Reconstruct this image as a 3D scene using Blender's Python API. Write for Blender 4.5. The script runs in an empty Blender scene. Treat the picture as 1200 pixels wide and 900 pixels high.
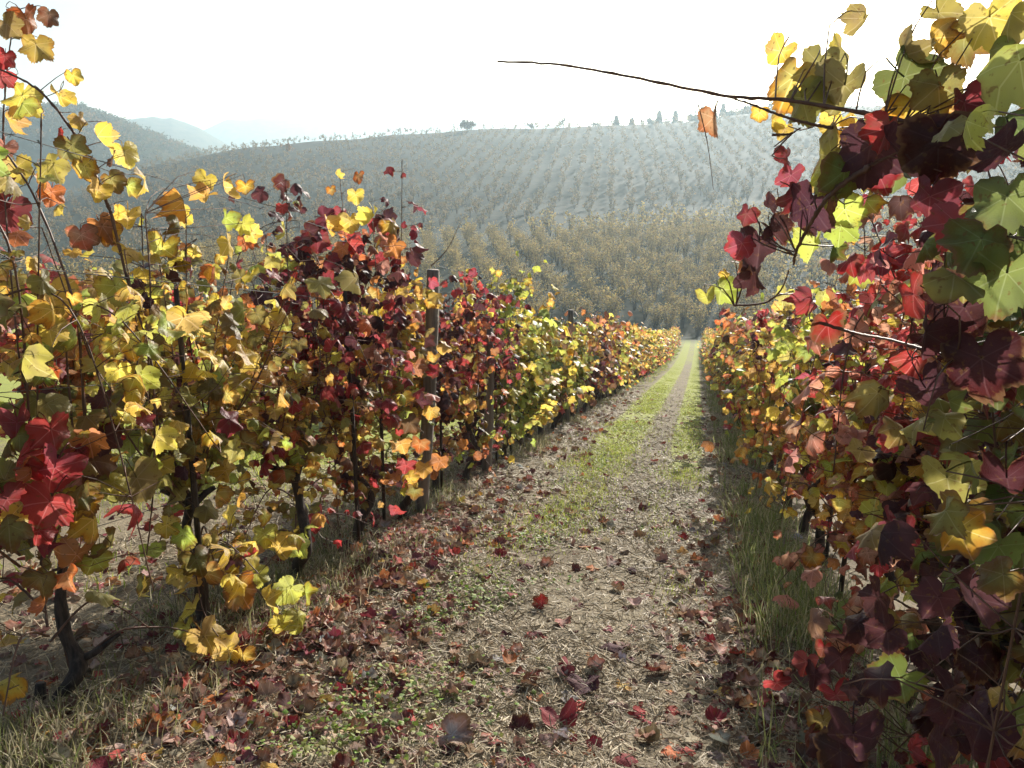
import bpy, math, random
import numpy as np
from mathutils import Vector, Matrix

random.seed(11)
RS = np.random.RandomState(7)
C = bpy.context.scene.collection
SC = bpy.context.scene

# ------------------------------------------------------------------ camera, sky, sun, exposure
EYE = 1.45
YAW, PITCH, FPX = math.radians(13.25), math.radians(-14.3), 942.0     # the photograph is 1200 px wide
cam = bpy.data.cameras.new('camera'); cam_o = bpy.data.objects.new('camera', cam); C.objects.link(cam_o)
cam.sensor_width = 36.0; cam.lens = FPX / 1200 * 36; cam.clip_start = 0.05; cam.clip_end = 9000
cam_o.location = (0, 0, EYE)
cam_o.rotation_euler = (math.radians(90) + PITCH, 0, YAW)
SC.camera = cam_o
CAMM = Matrix.Translation((0, 0, EYE)) @ cam_o.rotation_euler.to_matrix().to_4x4()
CAMI = CAMM.inverted()

SUN_EL, SUN_AZ = math.radians(21.5), math.radians(9.0)               # azimuth from +Y towards +X
SUNV = Vector((math.sin(SUN_AZ) * math.cos(SUN_EL), math.cos(SUN_AZ) * math.cos(SUN_EL), math.sin(SUN_EL)))
world = bpy.data.worlds.new('World'); SC.world = world; world.use_nodes = True
nt = world.node_tree
sky = nt.nodes.new('ShaderNodeTexSky'); sky.sky_type = 'NISHITA'; sky.sun_disc = False
sky.sun_elevation = SUN_EL; sky.sun_rotation = SUN_AZ; sky.air_density = 1.0; sky.dust_density = 3.0; sky.ozone_density = 1.0
bg = nt.nodes['Background']; bg.inputs['Strength'].default_value = 0.08
nt.links.new(sky.outputs[0], bg.inputs['Color'])
sun = bpy.data.lights.new('sun', 'SUN'); sun.energy = 5.0; sun.angle = math.radians(0.55); sun.color = (1.0, 0.945, 0.86)
sun_o = bpy.data.objects.new('sun', sun); C.objects.link(sun_o)
sun_o.rotation_euler = SUNV.to_track_quat('Z', 'Y').to_euler(); sun_o.location = (30, 120, 80)
SC.view_settings.view_transform = 'Standard'; SC.view_settings.look = 'None'
SC.view_settings.gamma = 1; SC.view_settings.exposure = 1.0; SC.view_settings.use_curve_mapping = False
SC.cycles.volume_bounces = 1; SC.cycles.max_bounces = 8; SC.cycles.transmission_bounces = 6
HAZE = 0.00042

# ------------------------------------------------------------------ helpers
def V3(v): return np.array([v[0], v[1], v[2]], float)

def at(px, py, depth):
    """World point that lies at pixel (px, py) of the 1200 px photograph, depth metres along the camera axis."""
    return CAMM @ Vector(((px - 600) / FPX * depth, -(py - 450) / FPX * depth, -depth))

def project(p):
    q = CAMI @ Vector(p)
    return 600 + FPX * q.x / -q.z, 450 - FPX * q.y / -q.z, -q.z

def _hash(ix, iy, s):
    n = np.sin(ix * 127.1 + iy * 311.7 + s * 74.7) * 43758.5453
    return n - np.floor(n)

def vnoise(x, y, s=0):
    x = np.asarray(x, float); y = np.asarray(y, float)
    ix, iy = np.floor(x), np.floor(y); fx, fy = x - ix, y - iy
    fx = fx * fx * (3 - 2 * fx); fy = fy * fy * (3 - 2 * fy)
    a = _hash(ix, iy, s); b = _hash(ix + 1, iy, s); c = _hash(ix, iy + 1, s); d = _hash(ix + 1, iy + 1, s)
    return (a * (1 - fx) + b * fx) * (1 - fy) + (c * (1 - fx) + d * fx) * fy

def mesh_np(name, verts, tris, mats, attrs=None, smooth=True, matidx=None):
    me = bpy.data.meshes.new(name)
    verts = np.asarray(verts, np.float32); tris = np.asarray(tris, np.int32)
    n, t, k = len(verts), len(tris), tris.shape[1]
    me.vertices.add(n); me.vertices.foreach_set('co', verts.ravel())
    me.loops.add(t * k); me.loops.foreach_set('vertex_index', tris.ravel())
    me.polygons.add(t)
    me.polygons.foreach_set('loop_start', np.arange(0, t * k, k, dtype=np.int32))
    if matidx is not None: me.polygons.foreach_set('material_index', np.asarray(matidx, np.int32))
    me.polygons.foreach_set('use_smooth', np.full(t, smooth, bool))
    for m in (mats if isinstance(mats, (list, tuple)) else [mats]): me.materials.append(m)
    for an, (typ, data) in (attrs or {}).items():
        a = me.attributes.new(an, typ, 'POINT')
        d = np.asarray(data, np.float32)
        a.data.foreach_set('color' if typ == 'FLOAT_COLOR' else 'vector', d.ravel())
    me.update(calc_edges=True)
    return me

def link(name, data, parent=None, loc=None):
    o = bpy.data.objects.new(name, data); C.objects.link(o)
    if parent is not None: o.parent = parent
    if loc is not None: o.location = loc
    return o

def tag(o, label=None, cat=None, group=None, kind=None):
    if label: o['label'] = label
    if cat: o['category'] = cat
    if group: o['group'] = group
    if kind: o['kind'] = kind
    return o

class Acc:
    """Collects triangles for one mesh."""
    def __init__(s): s.v = []; s.f = []; s.n = 0; s.c = []
    def add(s, v, f, col=None):
        v = np.asarray(v, float); f = np.asarray(f, int)
        s.v.append(v); s.f.append(f + s.n); s.n += len(v)
        if col is not None: s.c.append(np.broadcast_to(np.asarray(col, float), (len(v), 3)))
    def tube(s, pts, rad, sides=5, col=None, cap=True, wob=0.0):
        pts = np.asarray(pts, float); m = len(pts)
        rad = np.broadcast_to(np.asarray(rad, float), (m,))
        tan = np.gradient(pts, axis=0); tan /= np.linalg.norm(tan, axis=1)[:, None] + 1e-9
        ref = np.array([0.31, 0.17, 0.93]) if abs(tan[0, 2]) < 0.8 else np.array([0.95, 0.1, 0.05])
        u = np.cross(tan, ref); u /= np.linalg.norm(u, axis=1)[:, None] + 1e-9
        w = np.cross(tan, u)
        a = np.arange(sides) * 2 * math.pi / sides
        r = rad[:, None] * (1 + wob * (RS.rand(m, sides) - 0.5))
        v = pts[:, None, :] + r[:, :, None] * (np.cos(a)[None, :, None] * u[:, None, :] + np.sin(a)[None, :, None] * w[:, None, :])
        v = v.reshape(-1, 3)
        f = []
        for i in range(m - 1):
            for j in range(sides):
                p, q = i * sides + j, i * sides + (j + 1) % sides
                f += [(p, q, q + sides), (p, q + sides, p + sides)]
        if cap:
            for j in range(1, sides - 1):
                f.append((0, j + 1, j)); b = (m - 1) * sides; f.append((b, b + j, b + j + 1))
        s.add(v, f, col)
    def mesh(s, name, mat, smooth=True):
        at_ = None
        v = np.concatenate(s.v)
        if s.c:
            c = np.concatenate(s.c); at_ = {'leaf_col': ('FLOAT_COLOR', np.c_[c, np.ones(len(c))])}
        return mesh_np(name, v, np.concatenate(s.f), mat, at_, smooth)

# ------------------------------------------------------------------ materials
def new_mat(name):
    m = bpy.data.materials.new(name); m.use_nodes = True
    n = m.node_tree.nodes; n.clear()
    return m, n, m.node_tree.links

def mk(n, t, **kw):
    x = n.new(t)
    for k, v in kw.items():
        if k in x.inputs.keys() if isinstance(k, str) else False: x.inputs[k].default_value = v
        else: setattr(x, k, v)
    return x

def mixc(n, l, fac, a, b, mode='MIX'):
    m = n.new('ShaderNodeMix'); m.data_type = 'RGBA'; m.blend_type = mode
    for sock, val in ((0, fac), (6, a), (7, b)):
        if hasattr(val, 'is_linked'): l.new(val, m.inputs[sock])
        elif sock == 0: m.inputs[0].default_value = val
        else: m.inputs[sock].default_value = (*val, 1)
    return m.outputs[2]

def mth(n, l, op, a, b=0.0, c=None):
    m = n.new('ShaderNodeMath'); m.operation = op
    for i, v in enumerate((a, b) if c is None else (a, b, c)):
        if hasattr(v, 'is_linked'): l.new(v, m.inputs[i])
        else: m.inputs[i].default_value = v
    return m.outputs[0]

def ramp(n, l, x, lo, hi, a=0.0, b=1.0):
    m = n.new('ShaderNodeMapRange'); m.interpolation_type = 'SMOOTHSTEP'
    l.new(x, m.inputs[0])
    for i, v in enumerate((lo, hi, a, b)): m.inputs[i + 1].default_value = v
    return m.outputs[0]

def noise(n, l, vec, scale, detail=3.0, rough=0.6):
    t = n.new('ShaderNodeTexNoise'); t.inputs['Scale'].default_value = scale
    t.inputs['Detail'].default_value = detail; t.inputs['Roughness'].default_value = rough
    if vec is not None: l.new(vec, t.inputs['Vector'])
    return t.outputs['Fac']

def leaf_material(name, per_object, transl=0.5, dry=False):
    m, n, l = new_mat(name)
    uv = n.new('ShaderNodeAttribute'); uv.attribute_name = 'leaf_uv'
    sep = n.new('ShaderNodeSeparateXYZ'); l.new(uv.outputs['Vector'], sep.inputs[0])
    e, v = sep.outputs[0], sep.outputs[1]
    if per_object:
        oi = n.new('ShaderNodeObjectInfo'); base, rnd = oi.outputs['Color'], oi.outputs['Random']
        tc = n.new('ShaderNodeTexCoord'); add = n.new('ShaderNodeVectorMath'); add.operation = 'ADD'
        comb = n.new('ShaderNodeCombineXYZ'); l.new(mth(n, l, 'MULTIPLY', rnd, 37.0), comb.inputs[0]); l.new(mth(n, l, 'MULTIPLY', rnd, 91.0), comb.inputs[1])
        l.new(tc.outputs['Object'], add.inputs[0]); l.new(comb.outputs[0], add.inputs[1])
        co, sc1, sc2 = add.outputs[0], 1.7, 5.5
    else:
        ca = n.new('ShaderNodeAttribute'); ca.attribute_name = 'leaf_col'; base, rnd = ca.outputs['Color'], sep.outputs[2]
        g = n.new('ShaderNodeNewGeometry'); co, sc1, sc2 = g.outputs['Position'], 22.0, 70.0
    hs = n.new('ShaderNodeHueSaturation'); hs.inputs['Saturation'].default_value = 1.05
    l.new(base, hs.inputs['Color'])
    hs.inputs['Value'].default_value = 0.85
    rim = mixc(n, l, 1.0, hs.outputs[0], (0.95, 0.60, 0.48), 'MULTIPLY')
    n1 = noise(n, l, co, sc1, 4.0, 0.65)
    f = mth(n, l, 'ADD', mth(n, l, 'MULTIPLY', e, 0.55), mth(n, l, 'MULTIPLY_ADD', n1, 0.9, -0.25))
    f = ramp(n, l, mth(n, l, 'ADD', f, mth(n, l, 'MULTIPLY_ADD', rnd, 0.7, -0.45)), 0.42, 0.85)
    col = mixc(n, l, f, base, rim)
    n3 = noise(n, l, co, sc1 * .55, 2.0, 0.5)
    h2 = n.new('ShaderNodeHueSaturation'); l.new(col, h2.inputs['Color']); l.new(mth(n, l, 'MULTIPLY_ADD', rnd, 0.06, 0.475), h2.inputs['Hue']); h2.inputs['Value'].default_value = 0.82; h2.inputs['Saturation'].default_value = 0.85
    col = mixc(n, l, ramp(n, l, n3, 0.46, 0.64, 0.0, 0.8), col, h2.outputs[0])
    edge = ramp(n, l, mth(n, l, 'ADD', mth(n, l, 'MULTIPLY_ADD', n1, 0.9, e), mth(n, l, 'MULTIPLY_ADD', rnd, 0.35, -0.2)), 1.36, 1.55, 0.0, 0.8)
    col = mixc(n, l, edge, col, (0.16, 0.085, 0.04))
    sp = ramp(n, l, noise(n, l, co, sc2, 2.0), 0.60, 0.70, 0.0, 0.65)
    col = mixc(n, l, sp, col, (0.13, 0.065, 0.025))
    hv = n.new('ShaderNodeHueSaturation'); l.new(col, hv.inputs['Color']); hv.inputs['Value'].default_value = 1.5; hv.inputs['Saturation'].default_value = 0.8
    vm = ramp(n, l, v, 0.90, 0.975)
    col = mixc(n, l, mth(n, l, 'MULTIPLY', vm, 0.7), col, hv.outputs[0])
    pr = n.new('ShaderNodeBsdfPrincipled'); l.new(col, pr.inputs['Base Color'])
    pr.inputs['Roughness'].default_value = 0.8 if dry else 0.5; pr.inputs['Specular IOR Level'].default_value = 0.25 if dry else 0.3
    bu = n.new('ShaderNodeBump'); bu.inputs['Strength'].default_value = 0.2; bu.inputs['Distance'].default_value = 0.01 if not per_object else 0.1
    l.new(mth(n, l, 'ADD', n1, mth(n, l, 'MULTIPLY', vm, -0.6)), bu.inputs['Height']); l.new(bu.outputs[0], pr.inputs['Normal'])
    ht = n.new('ShaderNodeHueSaturation'); l.new(col, ht.inputs['Color']); ht.inputs['Saturation'].default_value = 0.98; ht.inputs['Value'].default_value = 1.45
    tr = n.new('ShaderNodeBsdfTranslucent'); l.new(ht.outputs[0], tr.inputs['Color'])
    mx = n.new('ShaderNodeMixShader'); mx.inputs[0].default_value = transl
    l.new(pr.outputs[0], mx.inputs[1]); l.new(tr.outputs[0], mx.inputs[2])
    out = n.new('ShaderNodeOutputMaterial'); l.new(mx.outputs[0], out.inputs[0])
    return m

def simple_leafy(name, transl=0.35, rough=0.75):
    """Blades, straw and tiny far foliage: colour per piece from an attribute."""
    m, n, l = new_mat(name)
    ca = n.new('ShaderNodeAttribute'); ca.attribute_name = 'leaf_col'
    pr = n.new('ShaderNodeBsdfPrincipled'); l.new(ca.outputs['Color'], pr.inputs['Base Color']); pr.inputs['Roughness'].default_value = rough
    pr.inputs['Specular IOR Level'].default_value = 0.25
    tr = n.new('ShaderNodeBsdfTranslucent'); l.new(ca.outputs['Color'], tr.inputs['Color'])
    mx = n.new('ShaderNodeMixShader'); mx.inputs[0].default_value = transl
    l.new(pr.outputs[0], mx.inputs[1]); l.new(tr.outputs[0], mx.inputs[2])
    out = n.new('ShaderNodeOutputMaterial'); l.new(mx.outputs[0], out.inputs[0])
    return m

def bark(name, a, b, scale=30.0, stretch=0.25, rough=0.9, bump=0.6):
    m, n, l = new_mat(name)
    g = n.new('ShaderNodeTexCoord'); mp = n.new('ShaderNodeMapping'); mp.inputs['Scale'].default_value = (1, 1, stretch)
    l.new(g.outputs['Object'], mp.inputs[0])
    f = noise(n, l, mp.outputs[0], scale, 6.0, 0.7)
    col = mixc(n, l, ramp(n, l, f, 0.35, 0.68), a, b)
    pr = n.new('ShaderNodeBsdfPrincipled'); l.new(col, pr.inputs['Base Color']); pr.inputs['Roughness'].default_value = rough
    bu = n.new('ShaderNodeBump'); bu.inputs['Strength'].default_value = bump; bu.inputs['Distance'].default_value = 0.01
    l.new(f, bu.inputs['Height']); l.new(bu.outputs[0], pr.inputs['Normal'])
    out = n.new('ShaderNodeOutputMaterial'); l.new(pr.outputs[0], out.inputs[0])
    return m

M_LEAF = leaf_material('vine leaf', True)
M_FOL = leaf_material('vine foliage', False)
M_DRY = leaf_material('fallen leaf', True, 0.18, True)
M_LITTER = leaf_material('leaf litter', False, 0.18, True)
M_BLADE = simple_leafy('grass blade', 0.4, 0.6)
M_STRAW = simple_leafy('dry straw', 0.08, 0.6)
M_FAR = simple_leafy('far foliage', 0.5, 0.9)
M_TRUNK = bark('vine bark', (0.022, 0.015, 0.011), (0.085, 0.06, 0.045), 45.0, 0.2)
M_CANE = bark('vine cane', (0.075, 0.034, 0.02), (0.17, 0.085, 0.05), 30.0, 0.15, 0.6, 0.3)
M_POST = bark('weathered post', (0.10, 0.08, 0.062), (0.27, 0.225, 0.18), 26.0, 0.05, 0.9, 0.5)
M_PALE = bark('concrete post', (0.42, 0.41, 0.39), (0.58, 0.57, 0.54), 24.0, 0.6, 0.9, 0.25)
M_HTRUNK = bark('hazel bark', (0.05, 0.038, 0.03), (0.11, 0.088, 0.07), 6.0, 0.2)
M_WIRE, _n, _l = new_mat('galvanised wire')
_p = mk(_n, 'ShaderNodeBsdfPrincipled'); _p.inputs['Base Color'].default_value = (0.16, 0.155, 0.15, 1); _p.inputs['Metallic'].default_value = 0.0; _p.inputs['Roughness'].default_value = 0.8; _p.inputs['Specular IOR Level'].default_value = 0.2
_o = mk(_n, 'ShaderNodeOutputMaterial'); _l.new(_p.outputs[0], _o.inputs[0])

# ------------------------------------------------------------------ terrain
def interp_px(tab, px): return np.interp(px, [a for a, b in tab], [b for a, b in tab])
HOR = 450 + FPX * math.tan(PITCH)                                    # 209.9: the horizon's pixel row on the axis
def az_of_px(px): return np.arctan2((np.asarray(px, float) - 600) / FPX, math.cos(PITCH))   # near the horizon
def table(tab, dist):
    """Ridge line read off the photograph -> (azimuth, height above eye) at a horizontal distance."""
    out = []
    for px, py in tab:
        d = at(px, py, 1.0) - CAMM.translation
        hd = math.hypot(d.x, d.y)
        out.append((math.atan2(d.x, d.y), EYE + dist * d.z / hd))
    return out
RIDGE = table([(-500, 330), (-200, 300), (0, 256), (100, 224), (180, 193), (300, 171), (450, 159), (550, 152), (650, 149), (720, 147), (800, 142), (860, 134), (950, 127), (1100, 120), (1300, 112), (1700, 112)], 420.0)
RA, RH = [a for a, h in RIDGE], [h for a, h in RIDGE]

def profile_y(y):
    """Fall of the vineyard slope along the rows."""
    z = np.where(y < 35, -0.198 * y, 0)
    t = np.clip(y - 35, 0, 40)
    z = np.where(y >= 35, -0.198 * 35 - (0.198 * t - 0.0007 * t * t), z)
    z = z - np.clip(y - 75, 0, None) * 0.142
    return z

def hgt(x, y, relief=True):
    x = np.asarray(x, float); y = np.asarray(y, float)
    d = np.hypot(x, y); az = np.arctan2(x, y)
    zp = profile_y(np.maximum(y, -90))
    ridge = np.interp(az, RA, RH)
    front = np.interp(np.abs(az + YAW), [1.0, 1.6], [1.0, 0.0])      # the valley only lies ahead
    k = np.interp(d, [100, 112, 190, 235, 300, 360, 420, 470, 560, 800], [0, 0.03, 0.17, 0.28, 0.52, 0.76, 1.0, 0.9, 0.55, 0.0])
    zh = -17.4 + (ridge + 17.4) * k
    t = np.clip((d - 88) / 24, 0, 1); t = t * t * (3 - 2 * t)
    z = np.where(d < 88, zp, zp * (1 - t) + zh * t)
    z = np.where(y < 0, zp, z * front + np.clip(zp, -26, 30) * (1 - front))
    z = np.clip(z, -30, 60)
    if relief:
        fade = np.clip(1 - d / 60, 0, 1)
        z = z + fade * ((vnoise(x * 2.3, y * 2.3, 1) - 0.5) * 0.05 + (vnoise(x * 7, y * 7, 2) - 0.5) * 0.022 + (vnoise(x * 19, y * 19, 3) - 0.5) * 0.012)
        z = z + fade * (0.04 * np.exp(-((x + 2.08) / 0.35) ** 2) + 0.04 * np.exp(-((x - 0.85) / 0.3) ** 2))
        z = z + np.clip((d - 90) / 60, 0, 1) * (vnoise(x / 17, y / 17, 5) - 0.5) * 1.2
    return z

def gz(x, y): return float(hgt(x, y))

def ground_hit(px, py):
    o = CAMM.translation; d = (at(px, py, 1.0) - o)
    t = 1.0
    for i in range(4000):
        p = o + d * t
        if p.z <= gz(p.x, p.y): break
        t += 0.01
    return o + d * t

# ground material: straw and soil on the path, greener wheel strips, orchard grass further off
M_GROUND, n, l = new_mat('vineyard ground')
geo = n.new('ShaderNodeNewGeometry'); P = geo.outputs['Position']
sp = n.new('ShaderNodeSeparateXYZ'); l.new(P, sp.inputs[0]); gx, gy = sp.outputs[0], sp.outputs[1]
na = noise(n, l, P, 1.6, 5.0); nb = noise(n, l, P, 9.0, 5.0, 0.7); nc = noise(n, l, P, 60.0, 4.0, 0.7)
straw = mixc(n, l, ramp(n, l, nc, 0.35, 0.65), (0.11, 0.09, 0.06), (0.31, 0.262, 0.178))
soil = mixc(n, l, ramp(n, l, nb, 0.3, 0.7), (0.095, 0.076, 0.052), (0.20, 0.163, 0.112))
col = mixc(n, l, ramp(n, l, mth(n, l, 'ADD', mth(n, l, 'MULTIPLY', na, 0.6), mth(n, l, 'MULTIPLY', nb, 0.5)), 0.42, 0.68), straw, soil)
def bump_x(c, w):
    return ramp(n, l, mth(n, l, 'ABSOLUTE', mth(n, l, 'SUBTRACT', gx, c)), w * 0.35, w, 1.0, 0.0)
s1 = mth(n, l, 'MAXIMUM', bump_x(-1.02, 0.5), bump_x(-0.06, 0.34))
gn = mth(n, l, 'ADD', mth(n, l, 'MULTIPLY', nb, 0.55), mth(n, l, 'MULTIPLY', na, 0.55))
gm = mth(n, l, 'MULTIPLY', s1, ramp(n, l, gy, 5.0, 12.0))
gfar = ramp(n, l, gy, 22.0, 60.0, 0.0, 0.75)
gm = mth(n, l, 'MAXIMUM', gm, mth(n, l, 'MULTIPLY', gfar, mth(n, l, 'MAXIMUM', s1, 0.8)))
lefts = mth(n, l, 'MULTIPLY', ramp(n, l, gx, -2.5, -3.4), ramp(n, l, gy, 4.0, 9.0, 0.35, 0.8))
gm = mth(n, l, 'MAXIMUM', gm, lefts)
gmask = ramp(n, l, mth(n, l, 'ADD', gm, mth(n, l, 'MULTIPLY_ADD', gn, 1.3, -0.75)), 0.35, 0.75)
green = mixc(n, l, nc, (0.16, 0.19, 0.04), (0.36, 0.38, 0.10))
col = mixc(n, l, gmask, col, green)
nd = noise(n, l, P, 0.12, 6.0, 0.65)
orch = mixc(n, l, ramp(n, l, nd, 0.38, 0.66), (0.016, 0.024, 0.015), (0.032, 0.037, 0.023))
nh = noise(n, l, P, 0.45, 5.0, 0.75)
orch = mixc(n, l, ramp(n, l, nh, 0.45, 0.62, 0.0, 0.75), orch, (0.05, 0.05, 0.03))
col = mixc(n, l, ramp(n, l, gy, 78.0, 96.0), col, orch)
pr = n.new('ShaderNodeBsdfPrincipled'); l.new(col, pr.inputs['Base Color']); pr.inputs['Roughness'].default_value = 0.95; pr.inputs['Specular IOR Level'].default_value = 0.15
bu = n.new('ShaderNodeBump'); bu.inputs['Strength'].default_value = 0.6; bu.inputs['Distance'].default_value = 0.02
l.new(mth(n, l, 'ADD', mth(n, l, 'MULTIPLY', nc, 0.45), nb), bu.inputs['Height']); l.new(bu.outputs[0], pr.inputs['Normal'])
o_ = n.new('ShaderNodeOutputMaterial'); l.new(pr.outputs[0], o_.inputs[0])

def polar_sheet(name, radii, angs):
    R, A = np.meshgrid(radii, angs, indexing='ij')
    X, Y = R * np.sin(A), R * np.cos(A); Z = hgt(X, Y)
    v = np.stack([X, Y, Z], -1).reshape(-1, 3); na_ = len(angs); nr = len(radii)
    i, j = np.meshgrid(np.arange(nr - 1), np.arange(na_), indexing='ij')
    j2 = (j + 1) % na_
    f = np.stack([i * na_ + j, (i + 1) * na_ + j, (i + 1) * na_ + j2, i * na_ + j2], -1).reshape(-1, 4)[:, ::-1]
    return v, f
fine = np.radians(np.arange(-62, 42, 0.35)); coarse = np.radians(np.arange(42, 298, 4.0))
angs = np.concatenate([fine, coarse])
radii = np.concatenate([[0.02, 0.3, 0.6, 0.9], np.geomspace(1.1, 3000, 310)])
v, f = polar_sheet('ground', radii, angs)
tag(link('ground', mesh_np('ground', v, f, M_GROUND)), kind='structure')

# the mown track between the two rows, a sheet a few millimetres above the ground
ys = np.concatenate([np.arange(-3, 12, 0.08), np.arange(12, 76, 0.2)])
cols = 40
vv = []
for y in ys:
    x0 = -1.62 + (vnoise(y * 1.4, 3.3, 9) - 0.5) * 0.5; x1 = 0.42 + (vnoise(y * 1.7, 8.8, 9) - 0.5) * 0.35
    xs = np.linspace(x0, x1, cols)
    zz = hgt(xs, np.full(cols, y)); off = np.full(cols, 0.006 + .0012 * max(y, 0)); off[1] *= .3; off[-2] *= .3; off[0] = off[-1] = -0.012
    vv.append(np.c_[xs, np.full(cols, y), zz + off])
vv = np.concatenate(vv)
i, j = np.meshgrid(np.arange(len(ys) - 1), np.arange(cols - 1), indexing='ij')
ff = np.stack([i * cols + j, i * cols + j + 1, (i + 1) * cols + j + 1, (i + 1) * cols + j], -1).reshape(-1, 4)
tag(link('path', mesh_np('path', vv, ff, M_GROUND)), kind='structure')

# far hills: long ridges with a front and a back slope
def ridge_hill(name, tab, dist, depth, base, mat, rough):
    T = table(tab, dist); A = [a for a, h in T]; H = [h for a, h in T]
    az = np.linspace(A[0], A[-1], 260)
    ks = np.array([-1, -0.8, -0.6, -0.42, -0.27, -0.14, -0.05, 0, 0.08, 0.3, 0.7, 1.0])
    hs = np.cos(np.clip(ks, -1, 1) * math.pi / 2) ** 0.8
    v = []
    for k, hk in zip(ks, hs):
        d = dist + k * depth
        h = base + (np.interp(az, A, H) - base) * hk + (vnoise(az * 90, np.full_like(az, k * 4), 4) - 0.5) * rough * (0.4 + 0.6 * hk)
        v.append(np.c_[d * np.sin(az), d * np.cos(az), h])
    m = len(az); v = np.concatenate(v)
    i, j = np.meshgrid(np.arange(len(ks) - 1), np.arange(m - 1), indexing='ij')
    f = np.stack([i * m + j, i * m + j + 1, (i + 1) * m + j + 1, (i + 1) * m + j], -1).reshape(-1, 4)
    return tag(link(name, mesh_np(name, v, f, mat)), kind='structure'), (az, A, H)

M_WOODHILL, n, l = new_mat('wooded hillside')
g_ = n.new('ShaderNodeNewGeometry'); f_ = noise(n, l, g_.outputs['Position'], 0.06, 6.0, 0.7)
c_ = mixc(n, l, ramp(n, l, f_, 0.35, 0.65), (0.04, 0.048, 0.026), (0.11, 0.085, 0.045))
pr = n.new('ShaderNodeBsdfPrincipled'); l.new(c_, pr.inputs['Base Color']); pr.inputs['Roughness'].default_value = 1; pr.inputs['Specular IOR Level'].default_value = 0.0
o_ = n.new('ShaderNodeOutputMaterial'); l.new(pr.outputs[0], o_.inputs[0])
LEFT_TAB = [(-700, 190), (-400, 168), (-150, 150), (0, 134), (50, 128), (95, 129), (140, 145), (200, 168), (240, 184), (300, 205), (380, 235)]
hill_l, _ = ridge_hill('wooded_hill', LEFT_TAB, 840.0, 230.0, -26.0, M_WOODHILL, 3.0)
ridge_hill('far_hill', [(-900, 150), (-300, 140), (100, 141), (150, 139), (200, 138), (235, 152), (270, 172), (330, 200)], 1750.0, 340.0, -28.0, M_WOODHILL, 6.0)
ridge_hill('far_hill', [(150, 205), (225, 160), (265, 141), (330, 139), (390, 141), (430, 150), (470, 146), (520, 142), (580, 147), (650, 147), (720, 154), (900, 172), (1400, 180)], 2350.0, 420.0, -28.0, M_WOODHILL, 8.0)

# ------------------------------------------------------------------ haze
hz = Acc()
x0, x1, y0, y1, z0, z1 = -3100, 3100, -3100, 3100, -31.5, 196
hz.add([(x0, y0, z0), (x1, y0, z0), (x1, y1, z0), (x0, y1, z0), (x0, y0, z1), (x1, y0, z1), (x1, y1, z1), (x0, y1, z1)],
       [(0, 2, 1), (0, 3, 2), (4, 5, 6), (4, 6, 7), (0, 1, 5), (0, 5, 4), (1, 2, 6), (1, 6, 5), (2, 3, 7), (2, 7, 6), (3, 0, 4), (3, 4, 7)])
M_HAZE, n, l = new_mat('autumn haze')
pv = n.new('ShaderNodeVolumePrincipled'); pv.inputs['Color'].default_value = (0.70, 0.90, 1.0, 1); pv.inputs['Density'].default_value = HAZE; pv.inputs['Anisotropy'].default_value = 0.52
o_ = n.new('ShaderNodeOutputMaterial'); l.new(pv.outputs[0], o_.inputs['Volume'])
tag(link('haze', hz.mesh('haze', M_HAZE, False)), kind='stuff')

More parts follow.
